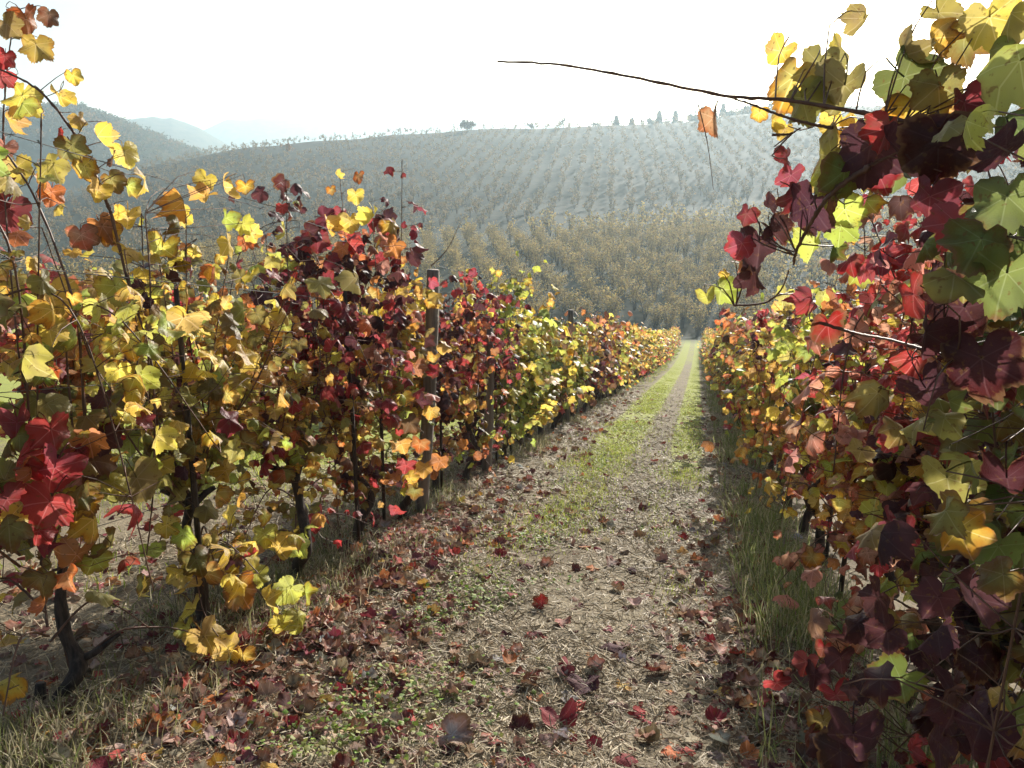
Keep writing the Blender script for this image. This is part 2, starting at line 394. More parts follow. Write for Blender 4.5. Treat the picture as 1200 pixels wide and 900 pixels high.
# ------------------------------------------------------------------ leaves
HALF_FINE = [(0, 1.0), (4, .93), (8, .96), (13, .88), (17, .90), (22, .81), (26, .82), (31, .72), (36, .80), (41, .80), (45, .90), (49, .88), (54, .97), (59, .90), (63, .92), (69, .83), (74, .84),
             (81, .75), (88, .70), (94, .78), (100, .77), (105, .84), (110, .82), (116, .86), (122, .79), (128, .80), (136, .72), (144, .71), (153, .62), (163, .50), (173, .26)]
HALF_MED = [(0, 1.0), (8, .92), (16, .90), (30, .73), (42, .82), (54, .97), (64, .88), (74, .83), (88, .69), (102, .79), (116, .86), (130, .76), (148, .68), (168, .38)]
HALF_LOW = [(0, 1.0), (28, .74), (53, .96), (86, .70), (115, .85), (155, .55)]
LOBES = (0, 54, 117)
def leaf_template(half, ring, seed, curl=1.0, petiole=True):
    r = random.Random(seed)
    pts = [(a, q) for a, q in half] + [(360 - a, q) for a, q in reversed(half) if a > 0]
    th = np.radians([a for a, q in pts]); rad = np.array([q for a, q in pts]) * np.array([1 + r.uniform(-.05, .05) for _ in pts])
    adeg = np.array([min(a, 360 - a) for a, q in pts])
    dist = np.min(np.abs(adeg[:, None] - np.array(LOBES)[None, :]), axis=1)
    vein = np.clip(1 - dist / 27.0, 0, 1)
    m = len(pts)
    x = np.sin(th) * rad; y = np.cos(th) * rad
    a, b, c, ph, tw = r.uniform(.12, .85) * curl, r.uniform(.0, .5) * curl, r.uniform(.05, .16) * curl, r.uniform(0, 6.28), r.uniform(-.35, .35) * curl
    cup = r.uniform(-.25, .3) * curl
    def bend(x, y, k):
        th_ = np.arctan2(x, y); q = np.hypot(x, y)
        z = -a * np.abs(x) ** 1.25 * 0.9 - b * np.clip(y, 0, None) ** 2 * 0.8 + c * np.sin(5 * th_ + ph) * q ** 2 + cup * q ** 2 + tw * x * y
        shrink = 1 - 0.28 * np.minimum(z * z, 0.8)
        return np.c_[x * shrink, y * shrink, z]
    V = [np.array([[0, 0, 0]])]; E = [np.array([0.0])]; W = [np.array([1.0])]; F = []
    if ring:
        V.append(bend(x * .55, y * .55, 0)); E.append(np.full(m, .45)); W.append(vein)
        V.append(bend(x, y, 0)); E.append(np.full(m, 1.0)); W.append(vein)
        for i in range(m):
            k = (i + 1) % m
            F += [(0, 1 + k, 1 + i), (1 + i, 1 + k, 1 + m + k), (1 + i, 1 + m + k, 1 + m + i)]
    else:
        V.append(bend(x, y, 0)); E.append(np.full(m, 1.0)); W.append(vein)
        for i in range(m): F.append((0, 1 + (i + 1) % m, 1 + i))
    V = np.concatenate(V); E = np.concatenate(E); W = np.concatenate(W)
    if petiole:                                                      # the stalk runs back from the blade to the shoot
        k = len(V)
        ring_ = []
        path = [(0, 0, 0), (0, -.28, -.12), (0, -.55, -.42), (0, -.62, -.75)]
        for p in path:
            for s in (0, 1, 2): ring_.append((p[0] + .028 * math.cos(s * 2.1), p[1], p[2] + .028 * math.sin(s * 2.1)))
        V = np.r_[V, np.array(ring_)]; E = np.r_[E, np.full(12, 1.0)]; W = np.r_[W, np.full(12, .5)]
        for q in range(3):
            for s in range(3):
                i0, i1 = k + q * 3 + s, k + q * 3 + (s + 1) % 3
                F += [(i0, i1, i1 + 3), (i0, i1 + 3, i0 + 3)]
        V = V + np.array([0, .62, .75])                              # origin at the foot of the stalk
    return V, np.array(F), np.c_[E, W]

T_FINE = [leaf_template(HALF_FINE, True, 100 + i, 1.4) for i in range(14)]
T_MED = [leaf_template(HALF_MED, True, 200 + i, 1.4) for i in range(12)]
T_LOW = [leaf_template(HALF_LOW, False, 300 + i, 1.2) for i in range(10)]
T_TINY = []
for i in range(6):
    r = random.Random(i)
    T_TINY.append((np.array([(0, -.4, 0), (.75, .15, r.uniform(-.4, .1)), (0, .95, r.uniform(-.3, .1)), (-.75, .15, r.uniform(-.4, .1)), (0, .2, .12)]), np.array([(4, 0, 1), (4, 1, 2), (4, 2, 3), (4, 3, 0)]), np.array([[1, .5], [1, .6], [1, 1], [1, .6], [0, 1]], float)))
T_FALL = [leaf_template(HALF_MED, True, 400 + i, 1.35, False) for i in range(12)]
T_FALLFINE = [leaf_template(HALF_FINE, True, 420 + i, 1.35, False) for i in range(8)]
T_LITTER = [leaf_template(HALF_MED, True, 440 + i, 1.5, False) for i in range(8)]

def leaf_mesh(nm, T, mat):
    V, F, U = T
    return mesh_np(nm, V, F, mat, {'leaf_uv': ('FLOAT_VECTOR', np.c_[U, np.zeros(len(U))])})
ME_FINE = [leaf_mesh('leaf', T, M_LEAF) for T in T_FINE]
ME_MED = [leaf_mesh('leaf', T, M_LEAF) for T in T_MED]
ME_FALL = [leaf_mesh('fallen_leaf', T, M_DRY) for T in T_FALL]
ME_FALLFINE = [leaf_mesh('fallen_leaf', T, M_DRY) for T in T_FALLFINE]

COL = {'yellow': (0.57, 0.43, 0.065), 'gold': (0.49, 0.31, 0.06), 'lime': (0.38, 0.40, 0.07), 'green': (0.14, 0.175, 0.045), 'olive': (0.24, 0.205, 0.055), 'orange': (0.46, 0.17, 0.05),
       'red': (0.33, 0.042, 0.04), 'crimson': (0.20, 0.03, 0.036), 'maroon': (0.072, 0.026, 0.03), 'pink': (0.42, 0.19, 0.13), 'brown': (0.19, 0.10, 0.055), 'tan': (0.42, 0.28, 0.16), 'grey': (0.27, 0.25, 0.24)}
def jit(c, rng=random, k=0.16):
    f = 1 + rng.uniform(-k, k)
    return tuple(max(0.004, min(0.9, ch * f * (1 + rng.uniform(-k, k) * 0.6))) for ch in c)

class Leaves:
    """Leaf placements: foot of the stalk, tip direction, blade normal, size, colour."""
    def __init__(s): s.P = []; s.Y = []; s.Z = []; s.S = []; s.C = []
    def add(s, p, y, z, size, col): s.P.append(p); s.Y.append(y); s.Z.append(z); s.S.append(size); s.C.append(col)
    def frames(s):
        Y = np.array(s.Y, float); Z = np.array(s.Z, float)
        Y /= np.linalg.norm(Y, axis=1)[:, None] + 1e-9
        Z = Z - (Z * Y).sum(1)[:, None] * Y; Z /= np.linalg.norm(Z, axis=1)[:, None] + 1e-9
        return np.cross(Y, Z), Y, Z
    def mesh(s, name, templates, mat, idx=None, rng=None):
        X, Y, Z = s.frames(); P = np.array(s.P, float); S = np.array(s.S, float); Cc = np.array(s.C, float)
        if idx is not None: X, Y, Z, P, S, Cc = X[idx], Y[idx], Z[idx], P[idx], S[idx], Cc[idx]
        rr = RS.randint(len(templates), size=len(P)); vs, fs, cs, us, n0 = [], [], [], [], 0
        for k, (V, F, U) in enumerate(templates):
            q = np.where(rr == k)[0]
            if not len(q): continue
            W = P[q][:, None, :] + S[q][:, None, None] * (V[None, :, 0:1] * X[q][:, None, :] + V[None, :, 1:2] * Y[q][:, None, :] + V[None, :, 2:3] * Z[q][:, None, :])
            m = len(V)
            vs.append(W.reshape(-1, 3)); fs.append((F[None] + (np.arange(len(q)) * m)[:, None, None] + n0).reshape(-1, 3)); n0 += len(q) * m
            cs.append(np.repeat(Cc[q], m, 0)); rnd = np.repeat(RS.rand(len(q)), m)
            us.append(np.c_[np.tile(U, (len(q), 1)), rnd])
        c = np.concatenate(cs)
        return mesh_np(name, np.concatenate(vs), np.concatenate(fs), mat, {'leaf_col': ('FLOAT_COLOR', np.c_[c, np.ones(len(c))]), 'leaf_uv': ('FLOAT_VECTOR', np.concatenate(us))})

def leaf_objects(name, lv, idx, meshes, parent, origin, mat4=None):
    X, Y, Z = lv.frames(); o3 = V3(origin)
    for i in idx:
        o = bpy.data.objects.new(name, random.choice(meshes)); C.objects.link(o)
        s = lv.S[i]; p = np.array(lv.P[i]) - o3
        o.matrix_basis = Matrix(((X[i][0] * s, Y[i][0] * s, Z[i][0] * s, p[0]), (X[i][1] * s, Y[i][1] * s, Z[i][1] * s, p[1]), (X[i][2] * s, Y[i][2] * s, Z[i][2] * s, p[2]), (0, 0, 0, 1)))
        o.parent = parent; o.color = (*lv.C[i], 1)

# ------------------------------------------------------------------ grapevines
def pick(pal, rng):
    t = rng.uniform(0, sum(w for _, w in pal))
    for k, w in pal:
        t -= w
        if t <= 0: break
    return jit(COL[k], rng)

def pick_key(pal, rng):
    t = rng.uniform(0, sum(w for _, w in pal))
    for k, w in pal:
        t -= w
        if t <= 0: return k
    return pal[-1][0]

def smooth_path(pts, m):
    pts = np.asarray(pts, float); k = len(pts); t = np.linspace(0, k - 1, m); out = []
    for u in t:
        i = min(int(u), k - 2); f = u - i
        p0, p1, p2, p3 = pts[max(i - 1, 0)], pts[i], pts[i + 1], pts[min(i + 2, k - 1)]
        out.append(0.5 * ((2 * p1) + (p2 - p0) * f + (2 * p0 - 5 * p1 + 4 * p2 - p3) * f * f + (3 * p1 - p0 - 3 * p2 + p3) * f ** 3))
    return np.array(out)

def leaf_at(lv, p, rng, size, col, side=0.0, az=None):
    a = rng.uniform(0, 6.283) if az is None else az
    o = np.array([math.cos(a) + side, math.sin(a) * 0.75, 0.0]); o /= np.linalg.norm(o) + 1e-6
    y = o * rng.uniform(.25, 1.0) + np.array([0, 0, -rng.uniform(.15, 1.2)]) + np.array([rng.gauss(0, .3) for _ in range(3)])
    z = o * rng.uniform(.3, 1.0) + np.array([0, 0, rng.uniform(.1, 1.0)]) + np.array([rng.gauss(0, .35) for _ in range(3)])
    lv.add(p, y, z, size, col)

def vine_shape(rng, pal_hi, pal_lo, n_leaf, top=2.1, spread=0.28, width=0.44, low=0.3, scale=0.056, split=1.0, bare=0.0, xlim=None, ylim=None, head=0.62, suck=.3):
    """Trunk, canes and leaves of one vine about its own foot; rows run along y."""
    tr = []
    kx, ky = rng.uniform(-.11, .11), rng.uniform(-.17, .17)
    tr.append(smooth_path([(0, 0, -.06), (kx * .4, ky * .5, .12), (kx + .04, ky, .27), (kx - .05, ky * .5 + .05, .43), (kx * .3, ky * .2, head)], 12))
    H = np.array([kx * .3, ky * .2, head])
    canes = []
    nc = 8
    for i in range(nc):
        yy = (i / (nc - 1) - .5) * 2 * width + rng.uniform(-.08, .08)
        lean = rng.gauss(0, spread * .55)
        droop = rng.random() < 0.3
        tz = top * rng.uniform(.78, 1.06)
        p0 = H + np.array([0, yy * .12, rng.uniform(-.05, .08)])
        p1 = np.array([lean * .15, yy * .6, head + .18 + rng.uniform(0, .12)])
        p2 = np.array([lean * .5 + rng.gauss(0, .04), yy * .9 + rng.gauss(0, .06), .5 * (head + tz) + rng.uniform(-.1, .1)])
        if droop:
            s = rng.choice((-1, 1))
            p2[2] = min(p2[2] + .25, tz)
            p3 = np.array([s * spread * rng.uniform(.7, 1.2), yy + rng.gauss(0, .15), p2[2] + rng.uniform(-.1, .15)])
            p4 = np.array([s * spread * rng.uniform(1.0, 1.5), yy + rng.gauss(0, .22), p2[2] - rng.uniform(.35, .95)])
            pts = [p0, p1, p2, p3, p4]
        else:
            p3 = np.array([lean + rng.gauss(0, .08), yy + rng.gauss(0, .1), tz])
            pts = [p0, p1, p2, p3]
        canes.append(smooth_path(pts, 22))
    for i in range(4):                                               # low suckers round the stem
        s = rng.uniform(-1, 1); yy = rng.uniform(-.4, .4)
        z0 = rng.uniform(.2, .5)
        canes.append(smooth_path([(0, 0, z0), (s * .2, yy * .5, z0 + .08), (s * .42, yy, max(.18, z0 + rng.uniform(-.2, .1)))], 12))
    lv = Leaves(); tries = 0
    keys = [(pick_key(pal_hi, rng), pick_key(pal_lo, rng)) for _ in canes]
    wts = [1.0] * nc + [suck] * 4
    while len(lv.P) < n_leaf and tries < n_leaf * 6:
        tries += 1
        ci = rng.choices(range(len(canes)), wts)[0]; c = canes[ci]
        u = rng.uniform(.12, 1.0) ** 0.9
        p = c[min(len(c) - 1, int(u * (len(c) - 1)))] + np.array([rng.gauss(0, .05), rng.gauss(0, .06), rng.gauss(0, .035)])
        if rng.random() < .5: p = p + np.array([rng.gauss(0, spread * .42), rng.gauss(0, .13), rng.gauss(0, .08)])
        if p[2] < low and rng.random() < .75: continue
        if xlim and not (xlim[0] < p[0] < xlim[1]): continue
        if ylim and not (ylim[0] < p[1] < ylim[1]): continue
        hi = p[2] > split + rng.gauss(0, .12)
        pal = pal_hi if hi else pal_lo
        col = jit(COL[keys[ci][0 if hi else 1]], rng, .22) if rng.random() < .8 else pick(pal, rng)
        leaf_at(lv, p, rng, scale * rng.choice((.5, .7, .9, 1.05, 1.25)) * rng.uniform(.85, 1.1), col, 0.0)
    return tr, canes, lv

def to_world(a, base): return np.asarray(a, float) + V3(base)

def trunk_mesh(tr, rng, r0=0.025):
    a = Acc()
    for t in tr:
        m = len(t); rad = np.linspace(r0 * 1.25, r0 * .8, m) * (1 + .25 * RS.rand(m))
        rad[0] *= 1.25; rad[-1] *= 1.3
        a.tube(t, rad, 8, wob=.35)
    for _ in range(3):                                               # stubs of old pruning cuts on the head
        h = tr[0][-1]; d = np.array([rng.gauss(0, .05), rng.gauss(0, .08), rng.uniform(.03, .09)])
        a.tube([h - [0, 0, .02], h + d * .6, h + d], [r0 * .7, r0 * .6, r0 * .5], 6, wob=.3)
    return a.mesh('trunk', M_TRUNK)

def cane_mesh(c, r=0.0048, sides=5):
    a = Acc(); c = np.array(c, float); k = len(c); zig = np.where(np.arange(k) % 4 < 2, 1, -1)[:, None] * r * .35
    c = smooth_path(c, k * 2); k = len(c); rad = np.linspace(r, r * .42, k) * np.where(np.arange(k) % 5 == 2, 1.28, 1.0)
    c[1:-1] += np.random.RandomState(k + int(abs(c[0, 1]) * 1e4) % 997).normal(0, r * .10, (k - 2, 3)); a.tube(c, rad, sides)
    return a.mesh('cane', M_CANE)

ROWL, ROWR, ROWL2, ROWL3, ROWR2 = -2.08, 0.85, -4.98, -7.88, 3.75
def vine_empty(x, y, label, group):
    e = bpy.data.objects.new('grapevine', None); C.objects.link(e); e.location = (x, y, gz(x, y)); e.empty_display_size = .2
    return tag(e, label, 'grapevine', group)

def build_near_vine(x, y, label, group, pal_hi, pal_lo, seed, n=400, fine=True, heroes=None, hero_canes=None, nobj=300, cull=True, trunk_px=None, **kw):
    rng = random.Random(seed); e = vine_empty(x, y, label, group); base = V3(e.location)
    tr, canes, lv = vine_shape(rng, pal_hi, pal_lo, n, **kw)
    if trunk_px:
        a = Acc(); pts = smooth_path([V3(at(*p)) - base for p in trunk_px], 22); pts[0, 2] -= .1
        a.tube(pts, np.interp(np.arange(22), [0, 4, 12, 16, 21], [.034, .026, .027, .021, .013]) * (1 + .22 * RS.rand(22)), 8, wob=.35)
        st = pts[3]; a.tube([st, st + [-.03, -.01, .06], st + [-.025, 0, .13]], [.02, .021, .017], 7, wob=.3)
        arm = V3(at(140, 742, 3.0)) - base; a.tube(smooth_path([pts[11], .5 * (pts[11] + arm) - [0, 0, .01], arm], 6), [.017, .014, .012, .01, .009, .008], 6, wob=.3)
        link('trunk', a.mesh('trunk', M_TRUNK), e)
    else: link('trunk', trunk_mesh(tr, rng), e)
    for c in canes: link('cane', cane_mesh(c), e)
    for pts, r in (hero_canes or []):
        link('cane', cane_mesh(smooth_path([V3(at(*p)) - base for p in pts], 26), r), e)
    keep = [i for i in range(len(lv.P)) if not cull or ok_place(np.array(lv.P[i]) + base)]
    for k in ('P', 'Y', 'Z', 'S', 'C'): setattr(lv, k, [getattr(lv, k)[i] for i in keep])
    nh = 0
    for (px, py, dep, spx, cname) in (heroes or []):
        p = V3(at(px, py, dep)) - base; s = spx * dep / FPX / 1.55
        to_cam = V3(CAMM.translation) - (p + base); to_cam /= np.linalg.norm(to_cam)
        ycam = np.array([rng.gauss(0, .45), rng.gauss(0, .3), -1.0 + rng.gauss(0, .3)])
        z = to_cam * .9 + np.array([rng.gauss(0, .55) for _ in range(3)])
        yv = ycam / np.linalg.norm(ycam); zz = z - (z @ yv) * yv; zz /= np.linalg.norm(zz)
        lv.add(p - s * (.62 * yv + .75 * zz), yv, zz, s, jit(COL[cname], rng)); nh += 1
    allc = np.concatenate(list(canes) + [smooth_path([V3(at(*p)) - base for p in pts], 26) for pts, r in (hero_canes or [])])
    tw = Acc()
    for i in range(len(lv.P)):                                       # side shoots carry the leaves that grow off the canes
        p = np.array(lv.P[i]); dd = np.linalg.norm(allc - p, axis=1); dd = dd + .5 * np.clip(allc[:, 2] - p[2], 0, None); k = int(dd.argmin())
        if .035 < dd[k] < .8:
            q = allc[k]; m = .5 * (p + q) + np.array([rng.gauss(0, .02), rng.gauss(0, .02), .04 * dd[k] + rng.gauss(0, .015)])
            tw.tube(smooth_path([q, m, p], 5), np.linspace(.0021, .0012, 5), 3, cap=False)
    if tw.n: tag(link('side_shoots', tw.mesh('side_shoots', M_CANE), e), kind='stuff')
    tot = len(lv.P); order = list(range(tot - nh, tot)) + random.sample(range(tot - nh), tot - nh)
    leaf_objects('leaf', lv, order[:nobj], ME_FINE if fine else ME_MED, e, (0, 0, 0))
    if tot > nobj:
        tag(link('foliage', lv.mesh('foliage', T_MED, M_FOL, np.array(order[nobj:])), e), kind='stuff')
    return e

def ok_place(p):
    """Leave the walkway and the air right before the lens free."""
    d = np.linalg.norm(p - np.array([0, 0, EYE]))
    if d < 1.3: return False
    if p[0] > -0.2:
        px, py, dep = project(p)
        if dep < 0.3: return True
        if dep < 2.6:                                                # the near right-hand vines lean back from the path
            edge = np.interp(py, [-200, 40, 150, 220, 300, 380, 480, 560, 650, 760, 830, 920], [1010, 960, 950, 935, 880, 905, 930, 945, 955, 960, 960, 980])
            return px > edge - 25
    return True

Y_ = [('yellow', 4), ('gold', 1.6), ('lime', 3), ('olive', 2.4), ('brown', .5)]
YG = [('lime', 5), ('yellow', 3), ('green', 2), ('olive', 1)]
RED = [('red', 3), ('crimson', 3), ('maroon', 3.5), ('orange', .8), ('yellow', .7), ('pink', .6)]
REDY = [('red', 1.4), ('maroon', 2.0), ('crimson', 1.0), ('yellow', 2.4), ('gold', 1.8), ('orange', 1.5), ('olive', 2.2), ('lime', 2)]
ORY = [('orange', 2.2), ('gold', 3), ('yellow', 3), ('red', .7), ('olive', 2), ('lime', 1.8), ('brown', .8)]
MAR = [('maroon', 5), ('crimson', 2), ('brown', 1.2), ('red', 1), ('olive', .6)]
DARK = [('maroon', 4), ('green', 4), ('crimson', .8), ('olive', 2.8), ('lime', 1.6), ('red', .7), ('gold', .7)]
PINK = [('pink', 4), ('orange', 2.5), ('gold', 2), ('yellow', 1.5), ('red', 1), ('lime', 1)]
MIX = [('yellow', 2.8), ('gold', 2), ('orange', 1.8), ('red', .9), ('maroon', 1.0), ('lime', 2.4), ('green', 1), ('olive', 1.6), ('crimson', .5)]
GRE = [('green', 4), ('olive', 2), ('lime', 2.5), ('red', .6), ('maroon', .8), ('yellow', 1)]

GL, GR_ = 'vines of the row along the left of the path', 'vines of the row along the right of the path'
L1_H = [(30, 22, 2.9, 40, 'orange'), (57, 17, 2.9, 24, 'brown'), (42, 52, 2.9, 36, 'gold'), (8, 28, 2.85, 30, 'olive'), (6, 66, 2.85, 26, 'red'), (4, 88, 2.85, 28, 'red'),
        (26, 112, 2.85, 44, 'yellow'), (10, 138, 2.85, 36, 'gold'), (70, 113, 2.9, 30, 'yellow'), (85, 88, 2.95, 20, 'yellow'), (93, 140, 2.9, 22, 'gold'), (68, 157, 2.85, 24, 'red'), (114, 160, 2.9, 34, 'yellow'), (84, 170, 2.85, 36, 'olive'),
        (146, 178, 2.95, 34, 'yellow'), (132, 185, 2.9, 22, 'brown'), (98, 195, 2.85, 32, 'yellow'), (115, 222, 2.85, 30, 'yellow'), (20, 195, 2.8, 34, 'yellow'), (5, 175, 2.75, 32, 'pink'), (45, 215, 2.85, 36, 'gold'), (60, 225, 2.85, 30, 'orange'), (130, 210, 2.95, 30, 'olive'),
        (150, 218, 3.0, 26, 'lime'), (170, 210, 3.0, 30, 'yellow'), (8, 245, 2.7, 50, 'crimson'), (6, 225, 2.7, 40, 'red'), (240, 210, 3.3, 26, 'yellow'), (262, 218, 3.3, 34, 'yellow'), (215, 236, 3.25, 42, 'gold'), (240, 230, 3.3, 32, 'gold'), (288, 218, 3.4, 22, 'yellow'),
        (265, 255, 3.4, 28, 'lime'), (285, 262, 3.4, 26, 'lime'), (268, 285, 3.4, 30, 'yellow'), (190, 290, 3.1, 42, 'yellow'), (120, 265, 2.95, 40, 'orange'), (95, 275, 2.9, 36, 'pink'), (150, 255, 3.0, 34, 'yellow'), (252, 318, 3.3, 26, 'orange'), (210, 260, 3.2, 30, 'olive'),
        (215, 372, 3.0, 56, 'yellow'), (190, 378, 2.95, 48, 'olive'), (135, 335, 2.9, 44, 'lime'), (60, 345, 2.8, 52, 'gold'), (75, 400, 2.8, 40, 'orange'), (20, 360, 2.7, 50, 'olive'), (140, 400, 2.9, 44, 'yellow'), (275, 457, 3.6, 22, 'yellow'),
        (20, 495, 2.45, 48, 'red'), (60, 503, 2.45, 48, 'red'), (64, 548, 2.4, 62, 'red'), (20, 540, 2.4, 54, 'red'), (45, 470, 2.7, 44, 'maroon'), (58, 588, 2.4, 60, 'red'), (30, 555, 2.7, 44, 'maroon'), (8, 585, 2.4, 50, 'red'), (85, 570, 2.75, 34, 'pink'), (45, 622, 2.45, 32, 'red'),
        (120, 510, 2.8, 40, 'maroon'), (130, 490, 2.85, 46, 'olive'), (130, 575, 2.85, 56, 'olive'), (160, 560, 2.9, 54, 'olive'), (110, 540, 2.8, 44, 'brown'), (90, 650, 2.8, 46, 'orange'), (60, 665, 2.75, 38, 'olive'), (130, 640, 2.85, 40, 'olive'), (110, 655, 2.85, 36, 'lime'), (25, 625, 2.65, 36, 'olive')]
L1_C = [([(85, 790, 3.0), (72, 730, 2.95), (78, 650, 2.9), (100, 560, 2.9), (96, 440, 2.85), (85, 350, 2.8), (40, 230, 2.8), (0, 170, 2.75)], .0075),
        ([(130, 250, 2.95), (95, 170, 2.9), (50, 110, 2.85), (8, 85, 2.8), (-30, 70, 2.8)], .006),
        ([(130, 250, 2.95), (150, 330, 3.0), (178, 430, 3.0), (180, 560, 3.0), (172, 650, 3.05)], .006),
        ([(6, 240, 2.8), (4, 140, 2.85), (15, 30, 2.9), (25, 10, 2.9)], .004),
        ([(95, 775, 3.0), (140, 740, 3.0), (190, 735, 3.1), (220, 740, 3.15)], .0055),
        ([(110, 640, 2.9), (60, 670, 2.85), (0, 678, 2.7)], .007),
        ([(172, 470, 3.0), (176, 340, 3.0), (170, 250, 3.0)], .0045)]
L2_H = [(225, 712, 3.3, 34, 'yellow'), (240, 745, 3.25, 46, 'yellow'), (268, 762, 3.25, 38, 'yellow'), (285, 768, 3.25, 26, 'gold'), (218, 735, 3.25, 26, 'lime'), (210, 672, 3.3, 30, 'yellow'), (243, 672, 3.35, 36, 'gold'), (280, 690, 3.5, 44, 'gold'), (300, 672, 3.6, 30, 'lime'), (312, 705, 3.5, 36, 'yellow'),
        (340, 690, 3.6, 36, 'lime'), (358, 695, 3.6, 28, 'lime'), (350, 722, 3.6, 34, 'lime'), (330, 732, 3.55, 26, 'yellow'), (195, 615, 3.3, 28, 'yellow'), (215, 625, 3.3, 34, 'lime'), (230, 655, 3.3, 40, 'olive'), (325, 640, 3.9, 40, 'gold'), (350, 640, 4.0, 30, 'lime'), (310, 625, 3.9, 30, 'lime'), (245, 450, 3.6, 34, 'gold'), (200, 470, 3.4, 40, 'brown')]
L2_C = [([(300, 690, 3.8), (330, 720, 3.7), (345, 705, 3.65)], .004), ([(200, 630, 3.4), (225, 660, 3.35), (240, 720, 3.3), (270, 765, 3.3)], .004)]
L3_C = [([(262, 430, 4.7), (265, 380, 4.7), (280, 300, 4.7), (310, 265, 4.75), (350, 258, 4.8)], .0042), ([(398, 640, 5.4), (392, 520, 5.2), (400, 400, 5.15), (405, 300, 5.1), (398, 205, 5.1)], .005), ([(400, 430, 5.2), (430, 330, 5.15), (452, 245, 5.1)], .004)]
_r3 = random.Random(33)
L3_H = [(_r3.gauss(398, 34), _r3.uniform(255, 430), _r3.uniform(4.9, 5.35), _r3.uniform(18, 30), _r3.choice(['red', 'red', 'crimson', 'crimson', 'maroon', 'maroon', 'orange', 'yellow', 'gold'])) for _ in range(64)]
L3_H += [(395, 205, 5.1, 14, 'yellow'), (420, 206, 5.1, 16, 'orange'), (417, 228, 5.1, 20, 'yellow'), (388, 222, 5.1, 12, 'gold'), (400, 250, 5.1, 24, 'red'), (380, 255, 5.1, 26, 'crimson'), (430, 262, 5.15, 26, 'red'), (450, 262, 5.15, 24, 'maroon'), (372, 280, 5.1, 30, 'crimson'), (355, 290, 5.1, 28, 'maroon'), (410, 285, 5.15, 30, 'red'), (340, 310, 5.0, 26, 'lime')]
L1_T = [(60, 872, 2.95), (60, 838, 2.95), (74, 812, 2.95), (92, 786, 2.96), (90, 768, 2.97), (76, 742, 2.95), (71, 700, 2.93), (74, 655, 2.92)]
POST_H = [(492, 345, 5.45, 20, 'gold'), (506, 352, 5.45, 18, 'yellow'), (498, 398, 5.4, 20, 'maroon'), (508, 420, 5.45, 18, 'gold'), (488, 430, 5.4, 22, 'orange'), (494, 470, 5.4, 22, 'maroon'), (505, 482, 5.4, 20, 'gold'), (480, 495, 5.35, 24, 'brown'), (492, 520, 5.35, 24, 'orange'), (476, 545, 5.35, 24, 'red'), (497, 548, 5.4, 22, 'gold'), (515, 540, 5.4, 22, 'orange'), (486, 575, 5.35, 20, 'olive'),
          (505, 330, 5.5, 16, 'red'), (470, 520, 5.35, 26, 'gold'), (462, 560, 5.3, 26, 'orange')]
left = [  # y, label, palettes, options
    (2.0, 'nearest left vine, crooked stem, yellow shoots arching up over dark red lower leaves', Y_, [('olive', 3), ('red', 2), ('maroon', 2), ('crimson', 1.6), ('yellow', 1.5), ('orange', 1)], dict(top=2.0, trunk_px=L1_T, heroes=L1_H, hero_canes=L1_C, n=270, scale=.06, split=1.15, low=.5)),
    (2.85, 'yellow leaved vine behind the crooked nearest one with bright low shoots at its foot', [('yellow', 5), ('olive', 3), ('gold', 2), ('lime', 2), ('maroon', .8)], [('yellow', 3), ('lime', 3), ('gold', 2), ('olive', 2), ('red', .8), ('maroon', .6)], dict(top=1.75, heroes=L2_H, hero_canes=L2_C, n=360, scale=.058, split=1.1)),
    (3.68, 'mixed maroon, olive and gold vine left of the tall crimson one', REDY, ORY, dict(top=1.85, n=520, scale=.055)),
    (4.42, 'tall dark red and crimson vine crowned by red leaves left of the leaning post', RED, REDY, dict(top=2.3, hero_canes=L3_C, heroes=L3_H, n=640, scale=.055, split=1.0)),
    (5.25, 'thin golden vine growing round the leaning grey post', Y_, ORY, dict(heroes=POST_H, hero_canes=[([(505, 312, 5.7), (524, 292, 5.7), (538, 264, 5.7)], .004), ([(470, 330, 5.6), (510, 335, 5.7), (545, 322, 5.8)], .0035)], top=1.95, n=360, scale=.062)),
    (6.05, 'red topped vine just beyond the leaning grey post', [('red', 3), ('orange', 2), ('yellow', 2.5), ('maroon', 2), ('pink', 1)], [('maroon', 3), ('gold', 2), ('orange', 2), ('olive', 1)], dict(top=1.95, n=520)),
    (6.85, 'orange and gold vine two beyond the leaning grey post', [('gold', 3), ('orange', 3), ('red', 2), ('yellow', 2)], [('gold', 3), ('orange', 2), ('yellow', 2), ('maroon', 1.2), ('lime', 1)], dict(top=1.95, n=520)),
    (7.65, 'vine with a narrow dark maroon column of leaves hanging to the ground', [('red', 3), ('orange', 2), ('maroon', 2.5), ('crimson', 1)], MAR, dict(top=2.05, n=520, low=.15, width=.28)),
    (8.45, 'bright yellow green vine beside the dark maroon one', YG, YG, dict(top=2.2, n=560)),
]
for i, (y, lab, hi, lo, kw) in enumerate(left):
    far_ = y > 4.8
    build_near_vine(ROWL, y, lab, GL, hi, lo, 50 + i, fine=not far_, nobj=300 if y < 8 else 220, **kw)

